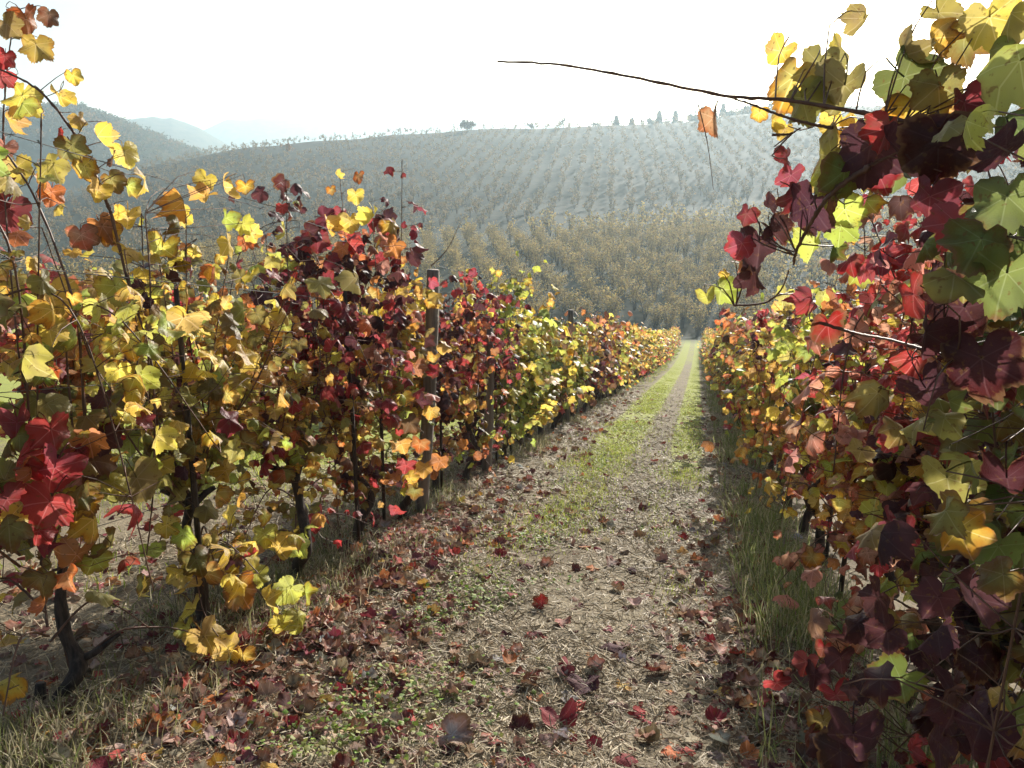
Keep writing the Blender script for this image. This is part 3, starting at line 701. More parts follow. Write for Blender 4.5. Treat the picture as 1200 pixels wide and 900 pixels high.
R1_H = [(930, 90, 1.75, 70, 'yellow'), (915, 60, 1.8, 40, 'yellow'), (960, 75, 1.7, 60, 'olive'), (985, 60, 1.75, 46, 'yellow'), (940, 115, 1.65, 56, 'olive'), (990, 100, 1.6, 70, 'olive'), (1012, 22, 1.7, 38, 'olive'), (1060, 65, 1.5, 60, 'olive'), (1090, 45, 1.5, 46, 'yellow'), (1100, 15, 1.5, 46, 'olive'), (1130, 40, 1.5, 60, 'olive'), (1160, 20, 1.4, 66, 'yellow'), (1160, 60, 1.4, 60, 'lime'), (1180, 85, 1.4, 50, 'red'), (1060, 90, 1.5, 74, 'green'), (1075, 125, 1.5, 70, 'yellow'), (1100, 100, 1.45, 60, 'olive'),
        (905, 140, 1.8, 30, 'yellow'), (890, 132, 1.8, 22, 'yellow'), (920, 150, 1.8, 26, 'gold'), (985, 145, 1.7, 46, 'yellow'), (1000, 150, 1.7, 34, 'gold'), (1030, 150, 1.6, 40, 'lime'),
        (1020, 170, 1.5, 80, 'maroon'), (1060, 180, 1.4, 100, 'maroon'), (1040, 150, 1.45, 50, 'red'), (1100, 165, 1.35, 90, 'maroon'), (1130, 120, 1.4, 60, 'crimson'), (1160, 130, 1.4, 60, 'maroon'), (975, 185, 1.6, 80, 'olive'), (990, 200, 1.55, 60, 'green'), (970, 205, 1.6, 40, 'lime'),
        (922, 180, 1.75, 30, 'crimson'), (927, 205, 1.75, 34, 'red'), (930, 230, 1.7, 40, 'crimson'), (950, 240, 1.65, 66, 'maroon'), (900, 240, 1.8, 36, 'maroon'), (875, 250, 1.8, 28, 'crimson'), (870, 285, 1.75, 36, 'red'), (890, 285, 1.75, 50, 'maroon'), (905, 270, 1.75, 40, 'maroon'), (990, 245, 1.6, 44, 'lime'), (1015, 235, 1.6, 30, 'yellow'), (985, 265, 1.65, 40, 'lime'), (955, 285, 1.7, 44, 'lime'), (975, 290, 1.7, 30, 'green'), (1030, 205, 1.55, 50, 'crimson'),
        (845, 340, 1.9, 36, 'lime'), (828, 348, 1.9, 26, 'lime'), (885, 318, 1.85, 50, 'maroon'), (850, 320, 1.9, 14, 'yellow'), (920, 345, 1.85, 24, 'lime'), (950, 350, 1.8, 36, 'red'), (970, 380, 1.8, 46, 'red'), (875, 305, 1.85, 30, 'orange'),
        (1085, 390, 1.3, 64, 'maroon'), (1070, 345, 1.4, 60, 'red'), (1075, 420, 1.4, 44, 'red'), (1130, 360, 1.3, 90, 'maroon'), (1150, 420, 1.25, 90, 'maroon'), (1085, 455, 1.3, 60, 'maroon'), (1180, 320, 1.15, 90, 'green'), (1150, 280, 1.15, 80, 'green'), (1120, 260, 1.25, 60, 'red'), (1090, 230, 1.35, 60, 'crimson'), (1180, 230, 1.2, 80, 'green'), (1180, 170, 1.25, 70, 'maroon')]
R1_C = [([(1060, 142, 1.5), (1000, 130, 1.55), (920, 117, 1.6), (850, 112, 1.62), (750, 92, 1.66), (660, 76, 1.7), (583, 72, 1.72)], .0047),
        ([(975, 150, 1.6), (930, 140, 1.6), (880, 122, 1.62), (848, 112, 1.62)], .0036),
        ([(905, 158, 1.6), (925, 157, 1.6), (938, 150, 1.6)], .0028),
        ([(1020, 195, 1.5), (985, 218, 1.55), (960, 245, 1.6), (935, 290, 1.7), (930, 310, 1.75)], .006),
        ([(841, 118, 1.62), (838, 130, 1.62), (839, 137, 1.62)], .0016), ([(818, 122, 1.62), (829, 168, 1.62), (836, 222, 1.62)], .0012),
        ([(860, 358, 1.9), (895, 355, 1.85), (915, 340, 1.8), (925, 315, 1.75)], .003),
        ([(950, 375, 1.8), (1000, 390, 1.75), (1050, 400, 1.5), (1120, 420, 1.3)], .004)]
R2_H = [(950, 860, 2.2, 34, 'crimson'), (910, 800, 2.4, 30, 'red'), (925, 790, 2.4, 22, 'maroon'), (945, 775, 2.4, 30, 'red'), (955, 790, 2.35, 36, 'maroon'), (965, 760, 2.35, 24, 'red'), (985, 770, 2.2, 34, 'maroon'), (990, 745, 2.2, 40, 'maroon'), (1005, 730, 2.1, 50, 'maroon'), (980, 815, 2.2, 40, 'crimson'), (1010, 800, 2.1, 44, 'maroon'), (1000, 860, 1.9, 70, 'maroon'), (960, 870, 2.1, 40, 'maroon'), (985, 880, 2.0, 60, 'maroon'),
        (965, 845, 2.2, 40, 'olive'), (1065, 620, 1.6, 36, 'crimson'), (1042, 610, 2.0, 34, 'crimson'), (1055, 795, 1.8, 60, 'green'), (1140, 700, 1.3, 60, 'maroon'), (1150, 850, 1.5, 90, 'maroon'), (1120, 820, 1.6, 70, 'maroon'), (1190, 840, 1.4, 90, 'green'), (1100, 870, 1.7, 70, 'maroon'), (1110, 560, 1.4, 70, 'olive'), (1000, 640, 2.0, 30, 'red'), (1180, 560, 1.15, 70, 'maroon'), (1100, 700, 1.5, 50, 'maroon'), (1030, 700, 1.8, 50, 'maroon'), (1040, 740, 1.8, 44, 'maroon'), (1130, 600, 1.3, 60, 'olive'), (1170, 640, 1.25, 60, 'green')]
right = [
    (1.15, 'nearest right vine, big shadowed maroon leaves and a long bare cane reaching left', [('olive', 4), ('lime', 3), ('green', 3), ('yellow', 1.5), ('maroon', 3), ('crimson', .8)], DARK, dict(top=2.3, n=820, scale=.054, heroes=R1_H, hero_canes=R1_C, spread=.3, low=.25)),
    (2.1, 'right vine with dark wine red leaves hanging low beside the path edge', DARK, DARK, dict(top=2.25, n=760, heroes=R2_H, low=.12, spread=.3)),
    (3.05, 'right vine with scarlet leaves up high over yellow green ones', [('red', 4), ('crimson', 3), ('yellow', 2), ('lime', 2), ('pink', 1), ('maroon', 1.5)], [('lime', 3), ('green', 2), ('yellow', 2), ('pink', 2), ('maroon', 1.5)], dict(top=2.15, n=700, low=.2)),
    (4.0, 'right vine with pale pink and orange leaves beside tall grass', [('red', 3), ('pink', 2), ('lime', 2), ('yellow', 2), ('orange', 2)], PINK, dict(top=2.05, n=640, low=.3)),
    (4.95, 'second pink and orange right vine, behind the one beside tall grass', [('red', 2), ('lime', 3), ('yellow', 2), ('orange', 1.5)], PINK, dict(top=1.9, n=580)),
    (5.9, 'right vine with lime green sprays poking out over the path', YG, ORY, dict(top=1.75, n=540)),
    (6.85, 'right vine with crimson top and golden flanks beyond the lime sprays', REDY, ORY, dict(top=1.75, n=540)),
    (7.8, 'small leaved orange right vine where the grassy strip begins', MIX, ORY, dict(top=1.75, n=540)),
    (8.75, 'small leaved red and yellow right vine beside the green strip', REDY, MIX, dict(top=1.75, n=540)),
]
for i, (y, lab, hi, lo, kw) in enumerate(right):
    build_near_vine(ROWR, y, lab, GR_, hi, lo, 150 + i, fine=y < 4.5, nobj=300 if y < 7 else 200, **kw)

# the withered leaf that hangs from the long bare cane
# (a leaf of the nearest right vine, added to it as its own part)
near_r = [o for o in C.objects if o.name.startswith('grapevine') and o.type == 'EMPTY' and o.get('label', '').startswith('nearest right')][0]
wl = bpy.data.objects.new('leaf', bpy.data.meshes.new('withered_leaf')); C.objects.link(wl)
V, F, U = leaf_template(HALF_FINE, True, 977, 1.0, False)
V = V.copy(); V[:, 2] = -1.0 * np.abs(V[:, 0]) ** 1.2 + .35 * V[:, 1] ** 2; V[:, 0] *= .62
wl.data = mesh_np('withered_leaf', V, F, M_LEAF, {'leaf_uv': ('FLOAT_VECTOR', np.c_[U, np.zeros(len(U))])})
p = at(836, 138, 1.62) - near_r.location; s = .043
yv = Vector((.12, .05, -1)).normalized(); zv = (CAMM.translation - at(838, 150, 1.62) + Vector((.8, 0, 0))).normalized(); zv = (zv - zv.dot(yv) * yv).normalized(); xv = yv.cross(zv)
wl.matrix_basis = Matrix(((xv.x * s, yv.x * s, zv.x * s, p.x), (xv.y * s, yv.y * s, zv.y * s, p.y), (xv.z * s, yv.z * s, zv.z * s, p.z), (0, 0, 0, 1)))
wl.parent = near_r; wl.color = (.40, .22, .11, 1); wl['label'] = 'withered brown leaf dangling from the bare cane'

# mid-distance and distant vines: a handful of builds, copied along the rows
def build_vine_proto(pal_hi, pal_lo, seed, lod, n, top):
    rng = random.Random(seed)
    tr, canes, lv = vine_shape(rng, pal_hi, pal_lo, n, top=top, scale=.076 if lod == 0 else (.082 if lod == 1 else .12), spread=.3, low=.4)
    a = Acc()
    for c in canes[:8]: a.tube(c[::3], np.linspace(.005, .003, len(c[::3])), 3, cap=False)
    return trunk_mesh(tr, rng, .03), a.mesh('canes', M_CANE), lv.mesh('foliage', T_LOW if lod < 2 else T_TINY, M_FOL)
SETS = {'orange and gold': (ORY, ORY), 'yellow green': (YG, YG), 'maroon': ([('maroon', 3), ('brown', 3), ('crimson', 1.5), ('orange', 1)], MAR), 'red and gold': (REDY, ORY), 'mixed yellow and red': (MIX, MIX), 'golden yellow': (Y_, ORY), 'orange red': ([('orange', 3), ('red', 2), ('pink', 2), ('gold', 2)], MIX), 'green': (GRE, GRE), 'rust': ([('brown', 2), ('orange', 2.5), ('gold', 2), ('maroon', 1.6)], [('maroon', 3), ('brown', 2), ('red', 1), ('orange', 1)])}
PROTO = {}
for k, (key, (hi, lo)) in enumerate(SETS.items()):
    for lod, n in ((1, 370), (2, 280)):
        PROTO[key, lod] = [build_vine_proto(hi, lo, 700 + k * 10 + q + lod * 100, lod, n, 1.85) for q in range(2)]
ORD = ['first', 'second', 'third', 'fourth', 'fifth', 'sixth', 'seventh', 'eighth', 'ninth', 'tenth', 'eleventh', 'twelfth', 'thirteenth', 'fourteenth', 'fifteenth', 'sixteenth', 'seventeenth', 'eighteenth', 'nineteenth', 'twentieth']
def copy_vine(x, y, key, label, group, rng, parts=True, scale=1.0):
    lod = 1 if math.hypot(x, y) < 24 else 2
    t, c, f = rng.choice(PROTO[key, lod])
    e = vine_empty(x, y, label, group)
    e.rotation_euler = (0, 0, math.pi * rng.randint(0, 1)); e.scale = (rng.uniform(.9, 1.15), rng.uniform(.95, 1.15), scale * rng.uniform(.92, 1.1))
    link('trunk', t, e)
    if lod == 1: tag(link('canes', c, e), kind='stuff')
    tag(link('foliage', f, e), kind='stuff')
    return e
rng = random.Random(5)
lseq = {9.25: 'yellow green', 10.05: 'yellow green', 10.85: 'yellow green', 11.65: 'golden yellow', 12.45: 'yellow green', 13.25: 'yellow green', 14.05: 'rust', 14.85: 'rust', 15.65: 'maroon', 16.45: 'rust', 17.25: 'orange and gold', 18.05: 'orange red', 18.85: 'orange and gold', 19.65: 'golden yellow'}
far_keys = ['orange and gold', 'orange and gold', 'golden yellow', 'golden yellow', 'mixed yellow and red', 'yellow green', 'orange red']
def run_row(x, y0, y1, step, seq, side, wordy, group, beyond):
    y, i = y0, 0
    while y < y1:
        key = seq.get(round(y, 2)) or rng.choice(far_keys if 'left' in side or 'right' in side else list(SETS))
        if wordy and i < 20: lab = f'{key} vine, {ORD[i]} {beyond}'; g = group
        else: lab = f'hazy {key} vine in the distant stretch of the {side}'; g = f'distant {key} vines of the {side}'
        if not wordy: lab = f'{key} vine {beyond}'; g = f'{key} vines {beyond}'
        copy_vine(x + rng.uniform(-.06, .06), y + rng.uniform(-.1, .1), key, lab, g, rng, scale=1.0)
        y = round(y + step, 2); i += 1
run_row(ROWL, 9.25, 76, .8, lseq, 'left row', True, GL, 'along the left row after the big yellow green one')
run_row(ROWR, 9.7, 76, .8, {9.7: 'mixed yellow and red', 10.5: 'red and gold', 11.3: 'golden yellow', 12.1: 'orange red', 12.9: 'yellow green'}, 'right row', True, GR_, 'along the right row after the grassy strip begins')
rng = random.Random(9)
run_row(ROWL2, 2.2, 42, 1.0, {}, 'next', False, '', 'in the row seen through gaps behind the left row')
run_row(ROWL3, 6.0, 46, 1.1, {}, 'third', False, '', 'in the third row, farthest left of the path')
run_row(ROWR2, .8, 34, 1.05, {}, 'right next', False, '', 'in the row glimpsed behind the dark right row')

# ------------------------------------------------------------------ posts, stakes, wires
def post(x, y, h, r, label, group, mat, lean=(0, 0), square=False, name='vine_post'):
    a = Acc(); z = gz(x, y); k = 14
    pts = np.array([(lean[0] * t * h + .012 * math.sin(t * 5 + x), lean[1] * t * h, -.25 + t * (h + .25)) for t in np.linspace(0, 1, k)])
    a.tube(pts, np.linspace(r * 1.06, r * .92, k), 4 if square else 10, wob=.05 if square else .16)
    o = link(name, a.mesh(name, mat, not square), None, (x, y, z)); return tag(o, label, 'post', group)
GP = 'wooden posts of the left row'
p0 = ground_hit(483, 608)
post(ROWL + .06, 5.5, 1.88, .05, 'grey weathered wooden post leaning beside the golden left vine', GP, M_POST, (.075, .0))
post(ROWL + .1, 7.35, 1.5, .05, 'dark post smothered in maroon leaves beyond the leaning grey post', GP, M_POST, (.01, 0))
for k, y in enumerate((12.9, 18.3, 23.7, 29.1, 34.5)):
    post(ROWL, y, 1.9, .05, f'wooden post half hidden in the left row, {ORD[k]} past the big yellow green vine', GP, M_POST, (random.uniform(-.03, .03), 0))
for k, y in enumerate((2.6, 8.2, 14.0, 20.0, 26.0)):
    post(ROWR + .06, y, 1.9, .05, f'wooden post buried in the right row, {ORD[k]} from its near end', 'wooden posts of the right row', M_POST, (random.uniform(-.03, .03), 0))
post(ROWL2 + .1, 4.4, 1.85, .045, 'pale concrete post seen through the yellow leaves at far left', 'posts of the row behind', M_PALE, (0, 0), True)
post(ROWL2 + .05, 9.6, 1.9, .045, 'pale concrete post in the row behind, beyond the tall crimson vine', 'posts of the row behind', M_PALE, (0, 0), True)

stk = [(ROWL + .05, 2.75, 'thin dark stake beside the yellow vine with bright low shoots'), (ROWL + .08, 4.3, 'thin dark stake against the stem of the tall crimson vine'), (ROWL - .04, 5.0, 'thin dark stake just before the leaning grey post'),
       (ROWL + .03, 6.1, 'thin stake under the red topped vine past the leaning post'), (ROWL + .05, 7.9, 'thin stake beside the dark maroon column of leaves'), (ROWL + .02, 8.7, 'thin stake beside the big bright yellow green vine'), (ROWR - .05, 4.1, 'thin dark stake rising from the tall grass under the pink vine'), (ROWR + .02, 5.0, 'thin stake behind the tall grass on the right')]
for x, y, lab in stk:
    a = Acc(); h = random.uniform(1.3, 1.7); lx = random.uniform(-.05, .05)
    a.tube([(0, 0, -.1), (lx * .5, .01, h * .5), (lx, 0, h)], [.013, .012, .010], 6, wob=.2)
    tag(link('vine_stake', a.mesh('vine_stake', M_TRUNK), None, (x, y, gz(x, y))), lab, 'stake', 'thin stakes tied to the vines')

def wire(x, h, label, group, y0=-2.5, y1=75.0, r=.0017, barbs=False):
    a = Acc(); ys_ = np.concatenate([np.arange(y0, 20, .5), np.arange(20, y1, 3.0)])
    z = hgt(np.full_like(ys_, x), ys_, False) + h - .025 * np.sin(np.mod(ys_ + 2, 5.9) / 5.9 * math.pi)
    a.tube(np.c_[np.full_like(ys_, x), ys_, z], r, 4, cap=False)
    if barbs:
        for y in np.arange(1.5, 14, .11):
            zz = np.interp(y, ys_, z)
            for q in range(2):
                d = np.array([random.uniform(-1, 1), random.uniform(-.4, .4), random.uniform(-1, 1)]); d *= .013 / np.linalg.norm(d)
                a.tube([np.array([x, y, zz]) - d, np.array([x, y, zz]) + d], r * .8, 3, cap=False)
    o = link('trellis_wire', a.mesh('trellis_wire', M_WIRE)); return tag(o, label, 'wire', group)
GW = 'trellis wires strung along the vine rows'
wire(ROWL - .01, 2.03, 'barbed topmost wire of the left row, just under the post tops', GW, barbs=True, r=.0016)
wire(ROWL + .03, 1.62, 'plain wire of the left row, one below the barbed wire', GW)
wire(ROWL - .03, 1.22, 'plain wire at mid height in the left row', GW)
wire(ROWL, .70, 'lowest wire of the left row, level with the vine heads', GW)
wire(ROWR + .02, 1.66, 'upper wire hidden in the right row foliage', GW, y0=.3)
wire(ROWR, 1.2, 'middle wire hidden in the right row foliage', GW, y0=.3)
wire(ROWR, .70, 'lowest wire of the right row, under the foliage', GW, y0=.3)
wire(ROWL2, 1.95, 'top wire of the row behind the left row', GW, y1=42)
wire(ROWL2, 1.2, 'middle wire of the row behind the left row', GW, y1=42)

# ------------------------------------------------------------------ on the ground
fall_pal = [('brown', 4.6), ('tan', 4.2), ('maroon', 2.2), ('crimson', .8), ('red', .6), ('orange', .8), ('pink', .35), ('grey', .4), ('gold', .3)]
FALLC = {'brown': (.22, .13, .085), 'tan': (.42, .31, .22), 'maroon': (.13, .04, .042), 'crimson': (.24, .03, .04), 'red': (.36, .06, .045), 'orange': (.46, .17, .06), 'pink': (.38, .2, .16)}
def fall_density(x, y):
    left_ = np.exp(-((x + 1.68) / .5) ** 2) * 1.0
    right_ = np.exp(-((x - .35) / .38) ** 2) * .62
    mid = .07 * ((x > -1.4) & (x < .2))
    patch = vnoise(np.asarray(x) * 1.3, np.asarray(y) * 1.3, 21)
    return (left_ + right_ + mid) * np.clip(patch * 1.7 - .25, .12, 1.3)
def put_fallen(lv, x, y, s, col, rng, tilt=.35):
    z = gz(x, y) + s * rng.uniform(.12, .35) + .008
    a = rng.uniform(0, 6.283)
    n_ = np.array([rng.gauss(0, tilt), rng.gauss(0, tilt), rng.choice((1, 1, -1))])
    lv.add((x, y, z), (math.cos(a), math.sin(a), rng.gauss(0, .15)), n_, s, col)

rng = random.Random(21)
hero_fall = [(655, 852, .098, 'crimson', 'large dark crimson leaf standing curled in the middle of the near path'), (610, 862, .06, 'maroon', 'small maroon leaf just left of the large curled crimson leaf'), (578, 775, .065, 'grey', 'grey shrivelled leaf lying alone on the path edge'), (515, 796, .075, 'crimson', 'crumpled crimson leaf left of the grey shrivelled leaf'),
             (530, 872, .085, 'grey', 'pale grey curled leaf at the bottom of the path'), (508, 860, .06, 'red', 'red brown leaf touching the pale grey curled leaf'), (685, 810, .085, 'maroon', 'dark maroon leaf lying flat right of the path middle'), (715, 768, .075, 'maroon', 'upright maroon leaf among pale straw right of the path'), (635, 713, .055, 'red', 'scarlet leaf lying alone on pale straw mid path'),
             (660, 785, .045, 'crimson', 'small crimson leaf above the flat maroon leaf'), (745, 843, .065, 'red', 'scarlet leaf near the right foot of the path'), (737, 673, .05, 'maroon', 'maroon leaf beyond the scarlet one on the path'), (725, 688, .035, 'red', 'tiny bright red leaf on the straw track'), (735, 895, .075, 'crimson', 'crimson leaf cut by the bottom edge of the view'), (905, 795, .06, 'red', 'bright red leaf at the right path edge by the grass'),
             (495, 575, .05, 'brown', 'brown leaf by the foot of the left row')]
for px, py, s, cn, lab in hero_fall:
    p = ground_hit(px, py); lv = Leaves()
    put_fallen(lv, p.x, p.y, s, jit(COL[cn], rng, .08), rng, .5)
    X, Yv, Z = lv.frames(); o = link('fallen_leaf', rng.choice(ME_FALLFINE))
    P0 = lv.P[0]
    o.matrix_basis = Matrix([[X[0][k] * s, Yv[0][k] * s, Z[0][k] * s, P0[k]] for k in range(3)] + [[0, 0, 0, 1]]); o.color = (*lv.C[0], 1)
    tag(o, lab, 'fallen leaf', 'fallen leaves lying on the path')
cand = []
while len(cand) < 8000:
    d = 1.8 * math.exp(rng.random() ** 1.15 * 2.5); az = rng.uniform(-.86, .42)
    x, y = d * math.sin(az), d * math.cos(az)
    if not -4.4 < x < 1.0: continue
    if rng.random() > float(fall_density(x, y)) + (.10 if x < -2.1 else 0): continue
    if rng.random() > min(1, d / 3.2): continue
    cand.append((d, x, y))
vis = []
for d, x, y in cand:
    px, py, dep = project((x, y, gz(x, y)))
    if -10 < px < 940 and py < 915: vis.append((d, x, y))
vis.sort(); chosen = set(vis[:284])
lit = Leaves(); zone = lambda x: 'under the left row' if x < -1.75 else ('in the litter band left of the path' if x < -1.0 else ('out on the straw path' if x < -.05 else 'along the right path edge'))
for d, x, y in cand:
    t = rng.uniform(0, sum(w for _, w in fall_pal)); k = 'brown'
    for k, w in fall_pal:
        t -= w
        if t <= 0: break
    s = .041 * rng.choice((.35, .5, .7, .9, 1.15)); c = jit(FALLC.get(k, COL[k]), rng, .22)
    if (d, x, y) in chosen:
        lv = Leaves(); put_fallen(lv, x, y, s, c, rng, .24); X, Yv, Z = lv.frames(); P0 = lv.P[0]
        o = link('fallen_leaf', rng.choice(ME_FALLFINE if d < 3.5 else ME_FALL)); o.color = (*c, 1)
        o.matrix_basis = Matrix([[X[0][q] * s, Yv[0][q] * s, Z[0][q] * s, P0[q]] for q in range(3)] + [[0, 0, 0, 1]])
        lab = f'{k} vine leaf lying fallen {zone(x)}'
        tag(o, lab, 'fallen leaf', f'{k} leaves fallen {zone(x)}')
    else:
        put_fallen(lit, x, y, s * (1 + .03 * d), c, rng, .24)
tag(link('leaf_litter', lit.mesh('leaf_litter', T_LITTER, M_LITTER)), kind='stuff')

def blades(name, P, H, W, Cc, mat, lean=.35, flat=False):
    """Tapering blades: one quad and a tip each."""
    m = len(P); a = RS.rand(m) * 6.283; dx, dy = np.cos(a), np.sin(a)
    la = RS.rand(m) * 6.283; L = (np.abs(RS.normal(0, lean, m)) + .05) * H
    lx, ly = np.cos(la) * L, np.sin(la) * L
    z = np.zeros(m)
    b0 = P + np.c_[-dx * W, -dy * W, z]; b1 = P + np.c_[dx * W, dy * W, z]
    mid = P + np.c_[lx * .4, ly * .4, H * .6]; m0 = mid + np.c_[-dx * W * .7, -dy * W * .7, z]; m1 = mid + np.c_[dx * W * .7, dy * W * .7, z]
    tip = P + np.c_[lx, ly, H * (1 - .25 * (L / (H + 1e-6)) ** 2).clip(.3, 1)]
    v = np.stack([b0, b1, m0, m1, tip], 1).reshape(-1, 3)
    f = (np.array([(0, 1, 3), (0, 3, 2), (2, 3, 4)])[None] + (np.arange(m) * 5)[:, None, None]).reshape(-1, 3)
    c = np.repeat(Cc, 5, 0)
    return tag(link(name, mesh_np(name, v, f, mat, {'leaf_col': ('FLOAT_COLOR', np.c_[c, np.ones(len(c))])})), kind='stuff')

def scatter(n, xr, yr, dens=None, power=2.0):
    """Points denser near the camera, thinned by a density function."""
    out = []; got = 0
    while got < n:
        y = yr[0] * (yr[1] / yr[0]) ** (RS.rand(n) ** 1.0); x = RS.uniform(xr[0], xr[1], n)
        k = np.ones(n, bool)
        if dens is not None: k = RS.rand(n) < dens(x, y)
        out.append(np.c_[x[k], y[k]]); got += k.sum()
    q = np.concatenate(out)[:n]
    return np.c_[q, hgt(q[:, 0], q[:, 1])]
def colmix(m, cols, w, k=.2):
    idx = RS.choice(len(cols), m, p=np.array(w) / sum(w)); return (np.array(cols)[idx] * (1 + RS.uniform(-k, k, (m, 1)))).clip(.005, .9)

# straw lying on the path
P = scatter(120000, (-3.6, .9), (1.5, 26), lambda x, y: np.where(x < -1.6, .4, 1.0) * np.clip(1.15 - y / 24, 0, 1) * (0.3 + vnoise(x * 1.7, y * 1.7, 31)))
m = len(P); a = RS.rand(m) * 6.283; L = RS.uniform(.008, .034, m) * (1 + .05 * P[:, 1]); W = RS.uniform(.0006, .0014, m) * (1 + .16 * P[:, 1])
dz = RS.normal(0, .25, m); d3 = np.c_[np.cos(a), np.sin(a), dz] * L[:, None]; s3 = np.c_[-np.sin(a), np.cos(a), RS.normal(0, .6, m)] * W[:, None]
P = P + np.c_[np.zeros((m, 2)), .006 + np.abs(d3[:, 2]) + RS.rand(m) * .012]
v = np.stack([P - d3 - s3, P - d3 + s3, P + d3 + s3, P + d3 - s3], 1).reshape(-1, 3)
f = (np.array([(0, 1, 2), (0, 2, 3)])[None] + (np.arange(m) * 4)[:, None, None]).reshape(-1, 3)
cc = np.repeat(colmix(m, [(.39, .315, .195), (.30, .23, .135), (.19, .14, .085), (.54, .465, .32)], [4, 4, 3.5, .8]), 4, 0)
tag(link('straw', mesh_np('straw', v, f, M_STRAW, {'leaf_col': ('FLOAT_COLOR', np.c_[cc, np.ones(len(cc))])}, False)), kind='stuff')

# short grass of the two green strips
def strip(x, y):
    s = np.maximum(np.exp(-((x + 1.02) / .30) ** 2), .6 * np.exp(-((x + .06) / .22) ** 2))
    return s * np.clip((y - 3.8) / 5, 0, 1) * np.clip(vnoise(x * 2.2, y * 1.2, 41) * 2.0 - .45, 0, 1) + .5 * np.clip((y - 24) / 20, 0, 1) * (.3 + s)
GREENS = [(.23, .30, .045), (.37, .43, .075), (.48, .48, .12), (.34, .28, .13)]
P = scatter(80000, (-2.0, .6), (3.2, 74), strip)
sc = 1 + .05 * P[:, 1]
blades('grass', P, RS.uniform(.02, .06, len(P)) * (1 + .012 * P[:, 1]), RS.uniform(.0016, .0032, len(P)) * sc, colmix(len(P), GREENS, [3, 4, 2, 1]), M_BLADE, .6)
# rank grass under the right row, and thinner under the left
P = scatter(6500, (.28, 1.15), (1.9, 24), lambda x, y: np.exp(-((x - .62) / .26) ** 2) * np.clip(vnoise(x * 2, y * 1.6, 51) * 2.4 - .75, .03, 1))
blades('grass', P, RS.uniform(.06, .27, len(P)), RS.uniform(.0016, .0034, len(P)) * (1 + .05 * P[:, 1]), colmix(len(P), [(.20, .24, .07), (.30, .32, .12), (.46, .42, .25), (.16, .19, .08)], [3, 3, 3, 1.5]), M_BLADE, .55)
P = scatter(11000, (-2.9, -1.6), (1.6, 30), lambda x, y: np.exp(-((x + 2.1) / .27) ** 2) * np.clip(vnoise(x * 2, y * 1.6, 52) * 2 - .55, .04, 1))
blades('grass', P, RS.uniform(.04, .15, len(P)), RS.uniform(.0014, .003, len(P)) * (1 + .05 * P[:, 1]), colmix(len(P), [(.17, .20, .06), (.30, .28, .13), (.44, .39, .25), (.16, .14, .09)], [2, 2, 3, 2]), M_BLADE, .8)
P = scatter(22000, (-8.5, -2.5), (3.0, 30), lambda x, y: np.clip(vnoise(x * .9, y * .9, 53) * 2 - .7, .03, 1))
blades('grass', P, RS.uniform(.03, .10, len(P)), RS.uniform(.002, .004, len(P)) * (1 + .05 * P[:, 1]), colmix(len(P), GREENS, [3, 4, 2, 2]), M_BLADE, .6)
# low clover and chickweed on the near path
def weedy(x, y): return (np.exp(-((x + 1.08) / .24) ** 2) + .4 * np.exp(-((x + .5) / .7) ** 2) * np.clip((y - 2) / 4, .15, 1)) * np.clip(vnoise(x * 3.1, y * 2.4, 61) * 3.0 - 1.5, 0, 1)
P = scatter(3400, (-2.5, .5), (2.0, 13), weedy); m = len(P)
wl_ = Leaves()
for k in range(m):
    p = P[k]; a = RS.rand() * 6.283
    wl_.add((p[0], p[1], p[2] + RS.uniform(.006, .05)), (math.cos(a), math.sin(a), RS.normal(0, .3)), (RS.normal(0, .4), RS.normal(0, .4), 1), RS.uniform(.008, .018) * (1 + .03 * p[1]), jit(random.choice([(.27, .36, .07), (.18, .24, .06), (.34, .36, .12)]), random, .3))
tag(link('weeds', wl_.mesh('weeds', T_TINY, M_BLADE)), kind='stuff')

